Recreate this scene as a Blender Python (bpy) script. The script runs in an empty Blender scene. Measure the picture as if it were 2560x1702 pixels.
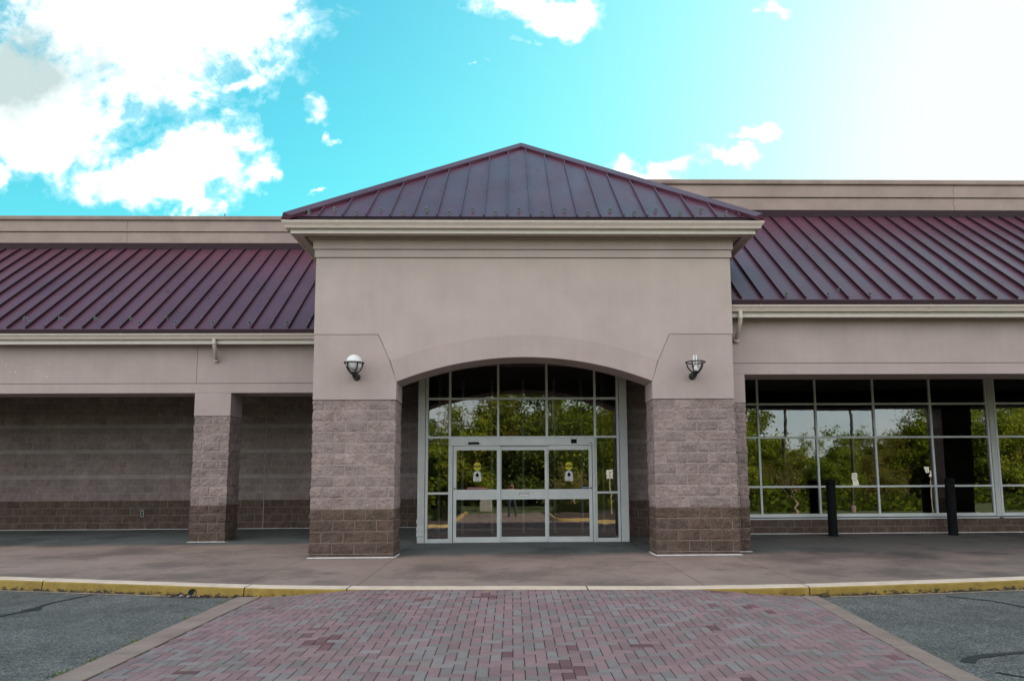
import bpy, bmesh, math, random
from mathutils import Vector, Matrix, noise

C = bpy.context.scene.collection
E = 1.55                      # eye height above the road; heights below are written from eye level
RND = random.Random(7)

# ------------------------------------------------------------------ mesh helpers
class MB:
    """Collects geometry in world metres (z from eye level) and links it as one mesh object."""
    def __init__(self):
        self.v, self.f, self.m = [], [], []
        self.col = None
    def quad(self, a, b, c, d, m=0):
        n = len(self.v); self.v += [a, b, c, d]; self.f.append((n, n+1, n+2, n+3)); self.m.append(m)
    def poly(self, pts, m=0):
        n = len(self.v); self.v += list(pts); self.f.append(tuple(range(n, n+len(pts)))); self.m.append(m)
    def box(self, x0, x1, y0, y1, z0, z1, m=0):
        n = len(self.v)
        self.v += [(x0,y0,z0),(x1,y0,z0),(x1,y1,z0),(x0,y1,z0),(x0,y0,z1),(x1,y0,z1),(x1,y1,z1),(x0,y1,z1)]
        for q in ((0,3,2,1),(4,5,6,7),(0,1,5,4),(1,2,6,5),(2,3,7,6),(3,0,4,7)):
            self.f.append(tuple(n+i for i in q)); self.m.append(m)
    def prism(self, pts, y0, y1, m=0):
        """Polygon in (x, z), extruded from y0 (towards the viewer) to y1."""
        k = len(pts); n = len(self.v)
        self.v += [(x, y0, z) for x, z in pts] + [(x, y1, z) for x, z in pts]
        self.f.append(tuple(n+i for i in range(k))); self.m.append(m)
        self.f.append(tuple(n+k+i for i in reversed(range(k)))); self.m.append(m)
        for i in range(k):
            j = (i+1) % k
            self.f.append((n+i, n+k+i, n+k+j, n+j)); self.m.append(m)
    def strip_prism(self, top, bot, y0, y1, m=0):
        """Band between two x-sorted polylines (top and bottom, same count) in (x, z), thick from y0 to y1."""
        n = len(self.v); k = len(top)
        for y in (y0, y1):
            self.v += [(x, y, z) for x, z in bot] + [(x, y, z) for x, z in top]
        for i in range(k-1):
            self.f += [(n+i, n+i+1, n+k+i+1, n+k+i), (n+2*k+i+1, n+2*k+i, n+3*k+i, n+3*k+i+1),
                       (n+i+1, n+i, n+2*k+i, n+2*k+i+1), (n+k+i, n+k+i+1, n+3*k+i+1, n+3*k+i)]
            self.m += [m]*4
        self.f += [(n, n+k, n+3*k, n+2*k), (n+k-1, n+3*k-1, n+4*k-1, n+2*k-1)]; self.m += [m]*2
    def sweep(self, prof, path, m=0, closed_prof=True, caps=True):
        """Profile (out, z) along a plan path (x, y); out is to the right of the direction of travel."""
        k = len(prof); base = len(self.v); np_ = len(path)
        nor = []
        for i in range(np_):
            ns = []
            for a, b in ((i-1, i), (i, i+1)):
                if 0 <= a and b < np_:
                    dx, dy = path[b][0]-path[a][0], path[b][1]-path[a][1]
                    L = math.hypot(dx, dy); ns.append((dy/L, -dx/L))
            if len(ns) == 2:
                sx, sy = ns[0][0]+ns[1][0], ns[0][1]+ns[1][1]; L2 = sx*sx+sy*sy
                nor.append((2*sx/L2, 2*sy/L2))
            else: nor.append(ns[0])
        for (x, y), (nx, ny) in zip(path, nor):
            for o, z in prof: self.v.append((x+nx*o, y+ny*o, z))
        kk = k if closed_prof else k-1
        for i in range(np_-1):
            for j in range(kk):
                a, b = base+i*k+j, base+i*k+(j+1) % k
                self.f.append((a, b, b+k, a+k)); self.m.append(m)
        if caps and closed_prof:
            self.f.append(tuple(base+j for j in reversed(range(k)))); self.m.append(m)
            self.f.append(tuple(base+(np_-1)*k+j for j in range(k))); self.m.append(m)
    def tube(self, pts, r, n=8, m=0, caps=True):
        """Tube through 3-D points; r is one radius or one per point."""
        if not hasattr(r, '__len__'): r = [r]*len(pts)
        base = len(self.v); P = [Vector(p) for p in pts]
        up = Vector((0.13, 0.31, 0.94))
        for i, p in enumerate(P):
            t = (P[min(i+1, len(P)-1)] - P[max(i-1, 0)]).normalized()
            a = t.cross(up)
            if a.length < 0.1: a = t.cross(Vector((1, 0, 0)))
            a.normalize(); b = t.cross(a)
            for j in range(n):
                th = 2*math.pi*j/n
                self.v.append(tuple(p + (a*math.cos(th) + b*math.sin(th))*r[i]))
        for i in range(len(P)-1):
            for j in range(n):
                a, b = base+i*n+j, base+i*n+(j+1) % n
                self.f.append((a, b, b+n, a+n)); self.m.append(m)
        if caps:
            self.f.append(tuple(base+j for j in reversed(range(n)))); self.m.append(m)
            self.f.append(tuple(base+(len(P)-1)*n+j for j in range(n))); self.m.append(m)
    def lathe(self, prof, cx, cy, n=24, m=0):
        """Profile (r, z) turned about the vertical through (cx, cy)."""
        base = len(self.v); k = len(prof)
        for j in range(n):
            th = 2*math.pi*j/n
            for r, z in prof: self.v.append((cx+r*math.cos(th), cy+r*math.sin(th), z))
        for j in range(n):
            for i in range(k-1):
                a, b = base+j*k+i, base+((j+1) % n)*k+i
                self.f.append((a, b, b+1, a+1)); self.m.append(m)
    def build(self, name, mats, parent=None, smooth=False, bevel=0, origin=None):
        if not isinstance(mats, (list, tuple)): mats = [mats]
        base = WORLD.get(parent.name, Vector((0,0,0))) if parent else Vector((0,0,0))
        o0 = Vector(origin)+Vector((0,0,E)) if origin is not None else base.copy()
        me = bpy.data.meshes.new(name)
        me.from_pydata([(x-o0.x, y-o0.y, z+E-o0.z) for x, y, z in self.v], [], self.f)
        for mt in mats: me.materials.append(mt)
        me.polygons.foreach_set('material_index', self.m)
        if smooth: me.polygons.foreach_set('use_smooth', [True]*len(self.f))
        if self.col is not None:
            self.col += [(1, 1, 1, 1)]*(len(self.v)-len(self.col))
            at = me.color_attributes.new('Col', 'FLOAT_COLOR', 'POINT')
            at.data.foreach_set('color', [c for q in self.col for c in q])
        me.update()
        o = bpy.data.objects.new(name, me); C.objects.link(o)
        o.location = o0 - base
        if parent: o.parent = parent
        WORLD[o.name] = o0
        if bevel:
            bv = o.modifiers.new('Bevel', 'BEVEL'); bv.width = bevel; bv.segments = 2; bv.limit_method = 'ANGLE'
        return o
WORLD = {}

def tag(o, label, cat, group=None):
    o['label'] = label; o['category'] = cat
    if group: o['group'] = group
    return o
def struct(o, kind='structure'):
    o['kind'] = kind; return o
def thing(name, loc, label, cat, group=None):
    o = bpy.data.objects.new(name, None); C.objects.link(o)
    o.location = (loc[0], loc[1], loc[2]+E); o.empty_display_size = .2
    WORLD[o.name] = Vector(o.location)
    return tag(o, label, cat, group)
def copy_tree(o, loc, rz=0, sc=1.0, label=None, parent=None):
    c = o.copy(); C.objects.link(c)
    if parent is not None: c.parent = parent
    else:
        c.location = (loc[0], loc[1], loc[2]+E); c.rotation_euler = (0, 0, rz); c.scale = (sc, sc, sc)
        if label: c['label'] = label
    for ch in list(o.children): copy_tree(ch, None, parent=c)
    return c

def text_mesh(s, size, x, y, z, mat, name, parent, ext=0.0006):
    """Flat lettering facing -y, centred on (x, z)."""
    cu = bpy.data.curves.new('lettering_curve', 'FONT'); cu.body = s; cu.size = size
    cu.align_x = 'CENTER'; cu.align_y = 'CENTER'; cu.extrude = ext; cu.resolution_u = 2
    t = bpy.data.objects.new('lettering_curve', cu); C.objects.link(t)
    dg = bpy.context.evaluated_depsgraph_get(); dg.update()
    me = bpy.data.meshes.new_from_object(t.evaluated_get(dg))
    bpy.data.objects.remove(t); bpy.data.curves.remove(cu)
    mb = MB()
    mb.v = [(x+v.co.x, y-v.co.z, z+v.co.y) for v in me.vertices]
    mb.f = [tuple(p.vertices) for p in me.polygons]; mb.m = [0]*len(mb.f)
    bpy.data.meshes.remove(me)
    return mb.build(name, mat, parent)

# ------------------------------------------------------------------ masonry (split-face concrete block)
def masonry(mb, corners, closed, z_top, courses, amp=.012, ds=.035, nz=5, L=.4064, seed=0, mortar=2, jw=.005, mortar_dark=None):
    """Split-face block facing along a plan path; courses = [(height, material index, accent)] from the top down.
    Joints are recessed, each block bulges and is rough; mortar faces take the mortar material."""
    pts = list(corners) + ([corners[0]] if closed else [])
    segs = []
    for a, b in zip(pts[:-1], pts[1:]):
        dx, dy = b[0]-a[0], b[1]-a[1]; W = math.hypot(dx, dy)
        segs.append((a, (dx/W, dy/W), W))
    samples, JA, JB, s0 = [], [], [], 0.0
    for a, d, W in segs:
        ja = [s0+k*L for k in range(1, int(W/L)+1) if k*L < W-.06]
        jb = [s0+(k+.5)*L for k in range(0, int(W/L)+1) if .06 < (k+.5)*L < W-.06]
        JA += ja; JB += jb
        ss = [s0+W*i/max(2, round(W/ds)) for i in range(max(2, round(W/ds)))]
        js = []
        for j in ja+jb: js += [j-jw-.012, j-jw, j+jw, j+jw+.012]
        ss = [s for s in ss if all(abs(s-j) > .008 for j in js)]
        samples += [(s, len(samples)) for s in ss+js]
        s0 += W
    samples = sorted(s for s, _ in samples)
    if not closed: samples.append(s0)
    n = len(samples)
    # plan point and outward normal for each sample
    PN = []
    acc = 0.0; bounds = []
    for a, d, W in segs: bounds.append((acc, acc+W, a, d)); acc += W
    for s in samples:
        for bi, (b0, b1, a, d) in enumerate(bounds):
            if s < b1-1e-9 or bi == len(bounds)-1: break
        nx, ny = d[1], -d[0]
        if abs(s-b0) < 1e-6 and (closed or bi > 0):
            pd = bounds[bi-1][3]; nx, ny = nx+pd[1], ny-pd[0]
            L2 = nx*nx+ny*ny; nx, ny = 2*nx/L2, 2*ny/L2
        PN.append((a[0]+d[0]*(s-b0), a[1]+d[1]*(s-b0), nx, ny))
    import bisect
    rows = []
    z = z_top
    for ci, (h, mi, accent) in enumerate(courses):
        zs = [z-jw, z-jw-.012] + [z-h*(i+1)/(nz+1) for i in range(nz)] + [z-h+jw+.012, z-h+jw]
        for zz in zs: rows.append((zz, ci, min(z-zz, zz-(z-h)), mi))
        z -= h
    base = len(mb.v); flag = []
    if mb.col is None: mb.col = []
    mb.col += [(1, 1, 1, 1)]*(base-len(mb.col))
    for (zz, ci, ez, mi) in rows:
        J = JA if (ci+seed) % 2 == 0 else JB
        if courses[ci][2]: J = []
        fl = []
        for (s, (x, y, nx, ny)) in zip(samples, PN):
            k = bisect.bisect(J, s)
            dj = min([abs(s-J[i]) for i in (k-1, k) if 0 <= i < len(J)] or [9])
            e = min(dj, ez-jw*.0)
            isj = dj <= jw+1e-6
            fl.append(isj)
            if isj: d = -.006
            else:
                t = min(1, max(0, (e-jw)/.035)); t = t*t*(3-2*t)
                br = noise.cell(Vector((k*3.7+.5, ci*5.3+.5, seed+.5)))
                nn = .55*noise.noise(Vector((x*9, y*9, zz*9))) + .75*noise.noise(Vector((x*24+7, y*24, zz*24))) + .5*noise.noise(Vector((x*47+7, y*47, zz*47)))
                d = t*(.006+amp*.5*(br)) + amp*nn*(.25+.75*t)
                if courses[ci][2]: d = .004
            mb.v.append((x+nx*d, y+ny*d, zz))
            tn = 1.0 if isj or courses[ci][2] else 1.0 + .11*noise.cell(Vector((bisect.bisect(J, s)*7.1+.5, ci*3.3+.5, seed*1.7+9.5)))
            mb.col.append((tn, tn*(1-.02*(tn > 1)), tn*(1-.03*(tn > 1)), 1))
        flag.append(fl)
    R = len(rows)
    for r in range(R-1):
        bed = rows[r][1] != rows[r+1][1]
        for i in range(n if closed else n-1):
            j = (i+1) % n
            a, b = base+r*n+i, base+r*n+j
            mb.f.append((a+n, b+n, b, a))
            mb.m.append((mortar_dark if mortar_dark is not None and rows[r+1][3] == 1 else mortar) if (bed or (flag[r][i] and flag[r][j] and abs(samples[j]-samples[i]) < .03)) else rows[r][3])
    return z

# ------------------------------------------------------------------ materials
def nodes(name):
    m = bpy.data.materials.new(name); m.use_nodes = True
    nt = m.node_tree; b = nt.nodes['Principled BSDF']
    return m, nt, b
def N(nt, typ, **kw):
    n = nt.nodes.new(typ)
    for k, v in kw.items():
        if k in n.inputs.keys() if isinstance(k, str) else False: n.inputs[k].default_value = v
        else: setattr(n, k, v)
    return n
def L(nt, a, b): nt.links.new(a, b)
def pos(nt, scale=(1,1,1)):
    g = N(nt, 'ShaderNodeNewGeometry'); mp = N(nt, 'ShaderNodeMapping'); mp.inputs['Scale'].default_value = scale
    L(nt, g.outputs['Position'], mp.inputs['Vector']); return mp.outputs['Vector']
def tex(nt, scale, detail=4, rough=.55, vec=None, sc=(1,1,1)):
    t = N(nt, 'ShaderNodeTexNoise'); t.inputs['Scale'].default_value = scale
    t.inputs['Detail'].default_value = detail; t.inputs['Roughness'].default_value = rough
    L(nt, vec or pos(nt, sc), t.inputs['Vector']); return t.outputs['Fac']
def ramp(nt, fac, stops):
    r = N(nt, 'ShaderNodeValToRGB'); el = r.color_ramp.elements
    while len(el) < len(stops): el.new(.5)
    for e, (p, c) in zip(el, stops):
        e.position = p; e.color = (c[0], c[1], c[2], 1) if hasattr(c, '__len__') else (c, c, c, 1)
    L(nt, fac, r.inputs['Fac']); return r.outputs['Color']
def mix(nt, fac, a, b, typ='MIX'):
    n = N(nt, 'ShaderNodeMix', data_type='RGBA', blend_type=typ)
    for sock, v in ((n.inputs[0], fac), (n.inputs[6], a), (n.inputs[7], b)):
        if hasattr(v, 'links') or hasattr(v, 'is_linked'): L(nt, v, sock)
        elif hasattr(v, '__len__'): sock.default_value = tuple(v)+(1,) if len(v) == 3 else v
        else: sock.default_value = v
    return n.outputs[2]
def math_(nt, op, a, b=None, c=None, clamp=False):
    n = N(nt, 'ShaderNodeMath', operation=op); n.use_clamp = clamp
    for i, v in enumerate((a, b, c)):
        if v is None: continue
        if hasattr(v, 'is_linked'): L(nt, v, n.inputs[i])
        else: n.inputs[i].default_value = v
    return n.outputs[0]
def bump(nt, b, h, strength=.3, dist=.01):
    n = N(nt, 'ShaderNodeBump'); n.inputs['Strength'].default_value = strength; n.inputs['Distance'].default_value = dist
    L(nt, h, n.inputs['Height']); L(nt, n.outputs['Normal'], b.inputs['Normal'])
def plain(name, col, rough=.6, metal=0, spec=.5, var=.12, scale=6, bmp=0):
    m, nt, b = nodes(name)
    c2 = tuple(min(1, c*(1+var)) for c in col); c1 = tuple(c*(1-var) for c in col)
    L(nt, ramp(nt, tex(nt, scale, 5), [(.3, c1), (.7, c2)]), b.inputs['Base Color'])
    b.inputs['Roughness'].default_value = rough; b.inputs['Metallic'].default_value = metal
    b.inputs['Specular IOR Level'].default_value = spec
    if bmp: bump(nt, b, tex(nt, scale*25, 3), bmp, .004)
    return m
def stucco(name, col, var=.07):
    m, nt, b = nodes(name)
    c1, c2 = tuple(c*(1-var) for c in col), tuple(c*(1+var) for c in col)
    big = ramp(nt, tex(nt, 1.3, 5, .6), [(.3, c1), (.7, c2)])
    streak = ramp(nt, tex(nt, 1.0, 5, .65, sc=(9, 9, .5)), [(.35, .965), (.62, 1.0)])
    fine = ramp(nt, tex(nt, 120, 2), [(.3, .93), (.7, 1.05)])
    L(nt, mix(nt, 1.0, mix(nt, 1.0, big, streak, 'MULTIPLY'), fine, 'MULTIPLY'), b.inputs['Base Color'])
    b.inputs['Roughness'].default_value = .92; b.inputs['Specular IOR Level'].default_value = .2
    bump(nt, b, tex(nt, 260, 2), .35, .002)
    return m
def block_mat(name, c1, c2):
    m, nt, b = nodes(name)
    base = ramp(nt, tex(nt, 7, 6, .7), [(.28, c1), (.72, c2)])
    blotch = ramp(nt, tex(nt, 1.7, 4), [(.3, .84), (.7, 1.12)])
    spk = ramp(nt, tex(nt, 90, 3, .7), [(.33, .72), (.5, 1.0), (.72, 1.22)])
    at = N(nt, 'ShaderNodeAttribute', attribute_name='Col')      # every block has its own tone
    base = mix(nt, 1.0, base, at.outputs['Color'], 'MULTIPLY')
    L(nt, mix(nt, 1.0, mix(nt, 1.0, base, blotch, 'MULTIPLY'), spk, 'MULTIPLY'), b.inputs['Base Color'])
    b.inputs['Roughness'].default_value = .95; b.inputs['Specular IOR Level'].default_value = .15
    bump(nt, b, tex(nt, 55, 6, .75), .9, .014)
    return m
def roof_mat(name, col):
    m, nt, b = nodes(name)
    n1 = tex(nt, .9, 4); base = ramp(nt, n1, [(.3, tuple(c*.85 for c in col)), (.7, tuple(c*1.18 for c in col))])
    # scratches: short rust marks where paint has gone
    v = pos(nt, (7, 3.2, 9)); s1 = tex(nt, 1.6, 4, .6, vec=v)
    clus = tex(nt, .55, 2)
    k = math_(nt, 'MULTIPLY', ramp(nt, s1, [(.64, 0.), (.665, 1.)]), ramp(nt, clus, [(.49, 0.), (.55, .8)]))
    col2 = mix(nt, k, base, (.022, .009, .007)); inv = math_(nt, 'SUBTRACT', 1.0, k)
    L(nt, col2, b.inputs['Base Color'])
    L(nt, ramp(nt, tex(nt, 2.2, 4, sc=(1, .25, .25)), [(.3, .30), (.7, .44)]), b.inputs['Roughness'])
    L(nt, math_(nt, 'MULTIPLY', inv, .42), b.inputs['Specular IOR Level']); L(nt, math_(nt, 'MULTIPLY', inv, .15), b.inputs['Coat Weight']); b.inputs['Coat Roughness'].default_value = .25
    bump(nt, b, tex(nt, 1.1, 2, sc=(2.2, .5, .5)), .35, .02)
    return m
def glass_mat(name, tint, refl=.11):
    m = bpy.data.materials.new(name); m.use_nodes = True; nt = m.node_tree
    nt.nodes.remove(nt.nodes['Principled BSDF']); out = nt.nodes['Material Output']
    tr = N(nt, 'ShaderNodeBsdfTransparent'); tr.inputs[0].default_value = tint + (1,)
    gl = N(nt, 'ShaderNodeBsdfGlossy'); gl.inputs['Roughness'].default_value = .0
    gg = N(nt, 'ShaderNodeNewGeometry'); rnd = gg.outputs['Random Per Island']      # every pane sits a hair off true in its frame
    cx_ = N(nt, 'ShaderNodeCombineXYZ'); L(nt, math_(nt, 'MULTIPLY_ADD', rnd, .012, -.006), cx_.inputs[0]); L(nt, math_(nt, 'MULTIPLY', math_(nt, 'SINE', math_(nt, 'MULTIPLY', rnd, 91.)), .005), cx_.inputs[2])
    ad = N(nt, 'ShaderNodeVectorMath', operation='ADD'); L(nt, gg.outputs['Normal'], ad.inputs[0]); L(nt, cx_.outputs[0], ad.inputs[1])
    nm = N(nt, 'ShaderNodeVectorMath', operation='NORMALIZE'); L(nt, ad.outputs[0], nm.inputs[0])
    bp = N(nt, 'ShaderNodeBump'); L(nt, nm.outputs[0], bp.inputs['Normal']); bp.inputs['Strength'].default_value = .12; bp.inputs['Distance'].default_value = .004
    L(nt, tex(nt, 2.4, 2, .5), bp.inputs['Height']); L(nt, bp.outputs[0], gl.inputs['Normal'])
    fr = N(nt, 'ShaderNodeFresnel'); fr.inputs['IOR'].default_value = 1.5
    fac = math_(nt, 'ADD', fr.outputs[0], refl, clamp=True)
    mx = N(nt, 'ShaderNodeMixShader'); L(nt, fac, mx.inputs[0]); L(nt, tr.outputs[0], mx.inputs[1]); L(nt, gl.outputs[0], mx.inputs[2])
    L(nt, mx.outputs[0], out.inputs['Surface'])
    return m

M = {}
M['stucco_pink'] = stucco('stucco_pink', (.445, .366, .348))
M['stucco_tan'] = stucco('stucco_tan', (.475, .402, .368))
M['stucco_dark'] = plain('stucco_groove', (.20, .13, .11), .95)
M['parapet'] = stucco('parapet_stucco', (.36, .285, .255), .12)
M['block_light'] = block_mat('block_light', (.225, .18, .172), (.385, .31, .295))
M['block_dark'] = block_mat('block_dark', (.080, .057, .046), (.180, .130, .108))
M['mortar'] = plain('mortar', (.37, .315, .30), .95)
M['mortar_dark'] = plain('stained_mortar', (.24, .19, .165), .95, var=.3)
M['cap'] = stucco('parapet_cap', (.30, .235, .205), .22)
M['block_accent'] = block_mat('block_accent', (.33, .275, .26), (.45, .385, .365))
M['roof'] = roof_mat('roof_paint', (.094, .029, .053))
M['roof_dark'] = plain('roof_trim', (.024, .009, .014), .6, spec=.25, var=.2)
M['gutter'] = plain('gutter_paint', (.56, .49, .43), .45, var=.06)
M['fascia'] = plain('fascia_paint', (.66, .61, .55), .5, var=.05)
M['soffit'] = plain('soffit_panel', (.42, .36, .31), .6, var=.08)
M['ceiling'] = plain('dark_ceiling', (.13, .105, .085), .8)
M['vent'] = plain('soffit_vent', (.10, .08, .07), .7)
M['alu'] = plain('aluminium_frame', (.66, .70, .715), .42, .12, var=.07, scale=3)
M['alu_panel'] = plain('aluminium_panel', (.59, .605, .61), .5, .1, var=.10, scale=2.2)
M['black'] = plain('black_plastic', (.006, .008, .009), .7, spec=.12)
M['seal'] = plain('black_gasket', (.012, .012, .012), .8)
M['glass'] = glass_mat('storefront_glass', (.42, .44, .43), .12)
M['glass_door'] = glass_mat('door_glass', (.74, .75, .74), .075)
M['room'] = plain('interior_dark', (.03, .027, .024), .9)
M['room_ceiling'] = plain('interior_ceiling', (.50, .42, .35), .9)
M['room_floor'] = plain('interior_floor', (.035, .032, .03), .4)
M['white'] = plain('white_paint', (.80, .80, .78), .5, var=.04)
M['lamp_white'] = plain('lamp_globe', (.74, .76, .76), .25, var=.03)
M['lamp_metal'] = plain('lamp_metal', (.012, .016, .016), .45, .2)
M['caulk'] = plain('white_caulk', (.70, .70, .68), .8, var=.15, scale=9)
M['yellow_sign'] = plain('yellow_decal', (.62, .56, .02), .4, var=.05)
M['teal'] = plain('teal_print', (.06, .30, .27), .4)
M['red'] = plain('red_decal', (.20, .012, .018), .4)
M['blue'] = plain('blue_decal', (.02, .09, .20), .4)
M['grey_print'] = plain('grey_print', (.30, .32, .34), .6)
# ================================================================== THE BUILDING
B = thing('store_building', (.24, 17, -1.3), 'long beige store building with arched entrance under a maroon hipped metal roof', 'building')

CX = .24
def walk_z(y):
    P = [(-99, -1.365), (10.3, -1.365), (13.9, -1.305), (16.67, -1.245), (17.96, -1.185), (21.4, -1.15), (99, -1.15)]
    for (a, za), (b, zb) in zip(P[:-1], P[1:]):
        if y <= b: return za + (zb-za)*(y-a)/(b-a)

# ---- entrance portico: stucco front with segmental arch
def arc(x, half, crown, sag):
    R = (half*half+sag*sag)/(2*sag)
    return crown - R + math.sqrt(R*R - (x-CX)**2)
def arc_pts(half, crown, sag, x0, x1, n=40):
    return [(x0+(x1-x0)*i/n, arc(x0+(x1-x0)*i/n, half, crown, sag)) for i in range(n+1)]
IN, OUT = (2.433, 2.432, .467), (2.555, 2.851, .491)
PL, PR = -3.745, 4.235         # pier outer edges
IL, IR = -2.193, 2.673         # pier inner edges
mb = MB()
# backing wall 13.93 .. 14.66
top = [(x, 4.745) for x, z in arc_pts(*IN, IL, IR)]
mb.strip_prism(top, arc_pts(*IN, IL, IR), 13.93, 14.66, 0)
mb.box(PL+.012, IL, 13.93, 14.66, 1.625, 4.745, 0)
mb.box(IR, PR-.012, 13.93, 14.66, 1.625, 4.745, 0)
g = .007
# upper field: from the arch's back to the frieze
tl, tr = (2*CX-3.02, 2.868), (3.02, 2.868)
ox0, ox1 = CX-2.555, CX+2.555
n = 48
xs = [PL-.018, tl[0]] + [tl[0]+(ox0-tl[0])*t for t in (.5, 1)] + [ox0+(ox1-ox0)*i/n for i in range(1, n)] + [ox1+(tr[0]-ox1)*t for t in (0, .5, 1)] + [PR+.018]
def low(x):
    if x <= tl[0] or x >= tr[0]: return 2.868+g
    if x < ox0: return 2.868+g + (2.36-2.868)*(x-tl[0])/(ox0-tl[0])
    if x > ox1: return 2.868+g + (2.36-2.868)*(tr[0]-x)/(tr[0]-ox1)
    return arc(x, *OUT)+.003
xs[1] += 1e-4; xs[-2] -= 1e-4
mb.strip_prism([(x, 4.372) for x in xs], [(x, low(x)) for x in xs], 13.91, 13.93, 1)
mb.build('portico_wall', [M['stucco_pink'], M['stucco_tan']], B)
mb = MB()
xo = [ox0+.012+(ox1-ox0-.024)*i/60 for i in range(61)]
xi = [IL+.006+(IR-IL-.012)*i/60 for i in range(61)]
mb.strip_prism([(x, arc(x, *OUT)) for x in xo], [(x, arc(x, *IN)-.004) for x in xi], 13.898, 13.93, 0)
mb.build('arch', M['stucco_pink'], B)
for s in (-1, 1):
    mb = MB()
    q = lambda x: CX + s*(x)
    pol = [(q(3.988), 1.622), (q(2.427), 1.622), (q(2.427), 1.955), (q(2.555+g), 2.36), (q(2.78+g), 2.861), (q(3.992), 2.861)]
    if s > 0: pol = pol[::-1]
    mb.prism(pol, 13.902, 13.93, 0)
    # return faces of the pier cap, and its underside lip over the stone
    xa, xb = sorted((q(3.988), q(2.427)))
    mb.box(xa, xb, 13.9302, 14.664, 1.622, 1.96, 0)
    mb.build('pier_cap', M['stucco_pink'], B)
# frieze steps, both returning along the sides
side = [(PL-.015, 18.2), (PL-.015, 13.91), (PR+.015, 13.91), (PR+.015, 15.6)]
mb = MB()
mb.sweep([(0, 4.38), (.028, 4.38), (.028, 4.524), (0, 4.524)], side)
mb.sweep([(0, 4.534), (.055, 4.534), (.055, 4.735), (0, 4.735)], side)
mb.sweep([(-.02, 4.37), (.004, 4.37), (.004, 4.54), (-.02, 4.54)], side, m=1)
mb.build('frieze', [M['stucco_tan'], M['stucco_dark']], B)
# side walls of the portico and its porch ceiling
mb = MB()
mb.box(PL+.012, PL+.30, 14.664, 20.8, 2.17, 4.74); mb.build('portico_side_wall', M['stucco_tan'], B)
mb = MB(); mb.box(PR-.30, PR-.012, 14.664, 18.0, 2.17, 4.74); mb.build('portico_side_wall', M['stucco_tan'], B)
mb = MB(); mb.box(PL+.302, PR-.302, 14.664, 17.9, 3.0, 3.08)
mb.build('porch_ceiling', M['soffit'], B)

# ---- stone piers
LC, DC = .2037, .2035
for x0, x1, sd in ((PL+.012, IL-.010, 1), (IR+.010, PR-.012, 4)):
    mb = MB()
    foot = .075
    courses = [(LC, 0, False)]*10 + [(DC, 1, False)]*4 + [(foot, 1, True)]
    zb = masonry(mb, [(x0, 13.925), (x1, 13.925), (x1, 14.65), (x0, 14.65)], True, 1.622, courses, amp=.016, ds=.02, nz=7, seed=sd, mortar_dark=3)
    mb.box(x0+.02, x1-.02, 13.945, 14.63, zb-.02, 1.622, 1)
    o = mb.build('stone_pier', [M['block_light'], M['block_dark'], M['mortar'], M['mortar_dark']], B, smooth=False)
    mb = MB()
    ring = [(x0-.03, 14.66), (x0-.03, 13.90), (x1+.03, 13.90), (x1+.03, 14.66)]
    z0 = walk_z(13.9)
    mb.sweep([(-.05, z0-.01), (.0, z0-.01), (.012+.004*sd, z0+.008), (-.02, z0+.022)], ring)
    mb.build('caulk_bead', M['caulk'], o)

# ---- wings: open walkway on one side, shopfront on the other
def wing(wall_y, x0, x1):
    p = [(x0, wall_y), (x1, wall_y)]
    r = {}
    mb = MB(); mb.sweep([(-.72, 2.167), (0, 2.167), (0, 2.382), (-.72, 2.382)], p)
    mb.sweep([(-.3, 2.394), (0, 2.394), (0, 3.27), (-.3, 3.27)], p); mb.sweep([(-.3, 2.383), (-.018, 2.383), (-.018, 2.393), (-.3, 2.393)], p, m=1)
    r['wall'] = mb
    mb = MB(); mb.sweep([(-.1, 3.262), (.28, 3.262), (.28, 3.30), (-.1, 3.30)], p)
    mb.sweep([(.10, 3.2605), (.15, 3.2605), (.15, 3.27), (.10, 3.27)], p, m=1)
    r['soffit'] = mb
    mb = MB(); mb.sweep([(.281, 3.259), (.297, 3.259), (.297, 3.385), (.281, 3.40)], p); r['fascia'] = mb
    mb = MB(); mb.sweep([(.30, 3.356), (.375, 3.356), (.382, 3.372), (.39, 3.395), (.405, 3.42), (.425, 3.443), (.425, 3.452), (.432, 3.454), (.432, 3.474), (.418, 3.474), (.418, 3.44), (.37, 3.37), (.31, 3.366), (.31, 3.474), (.30, 3.474)], p)
    r['gutter'] = mb
    mb = MB(); mb.sweep([(.30, 3.476), (.352, 3.476), (.356, 3.588), (.30, 3.588)], p); r['drip'] = mb
    return r
RUN, RISE, SEAM = 4.0, 3.165, .4233
def roof_slab(eave_y, x0, x1, seams):
    mb = MB()
    y0, z0, y1, z1 = eave_y, 3.60, eave_y+RUN, 3.60+RISE
    mb.v += [(x0,y0,z0),(x1,y0,z0),(x1,y1,z1),(x0,y1,z1),(x0,y0,z0-.012),(x1,y0,z0-.012),(x1,y1,z1-.03),(x0,y1,z1-.03)]
    for q in ((0,1,2,3),(7,6,5,4),(0,4,5,1),(1,5,6,2),(3,7,4,0)): mb.f.append(q); mb.m.append(0)
    ny, nz = -RISE/math.hypot(RUN, RISE), RUN/math.hypot(RUN, RISE)
    for x in seams:
        h, w = .058, .014
        b = len(mb.v)
        for (y, z) in ((y0-.004, z0), (y1, z1)):
            for dx, k in ((-w, -.005), (w, -.005), (w*.8, h), (-w*.8, h)):
                mb.v.append((x+dx, y+ny*k, z+nz*k))
        for qi, q in enumerate(((0,1,5,4),(1,2,6,5),(2,3,7,6),(3,0,4,7),(0,3,2,1))): mb.f.append(tuple(b+i for i in q)); mb.m.append(1 if qi in (1, 3) else 0)
    return mb
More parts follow.
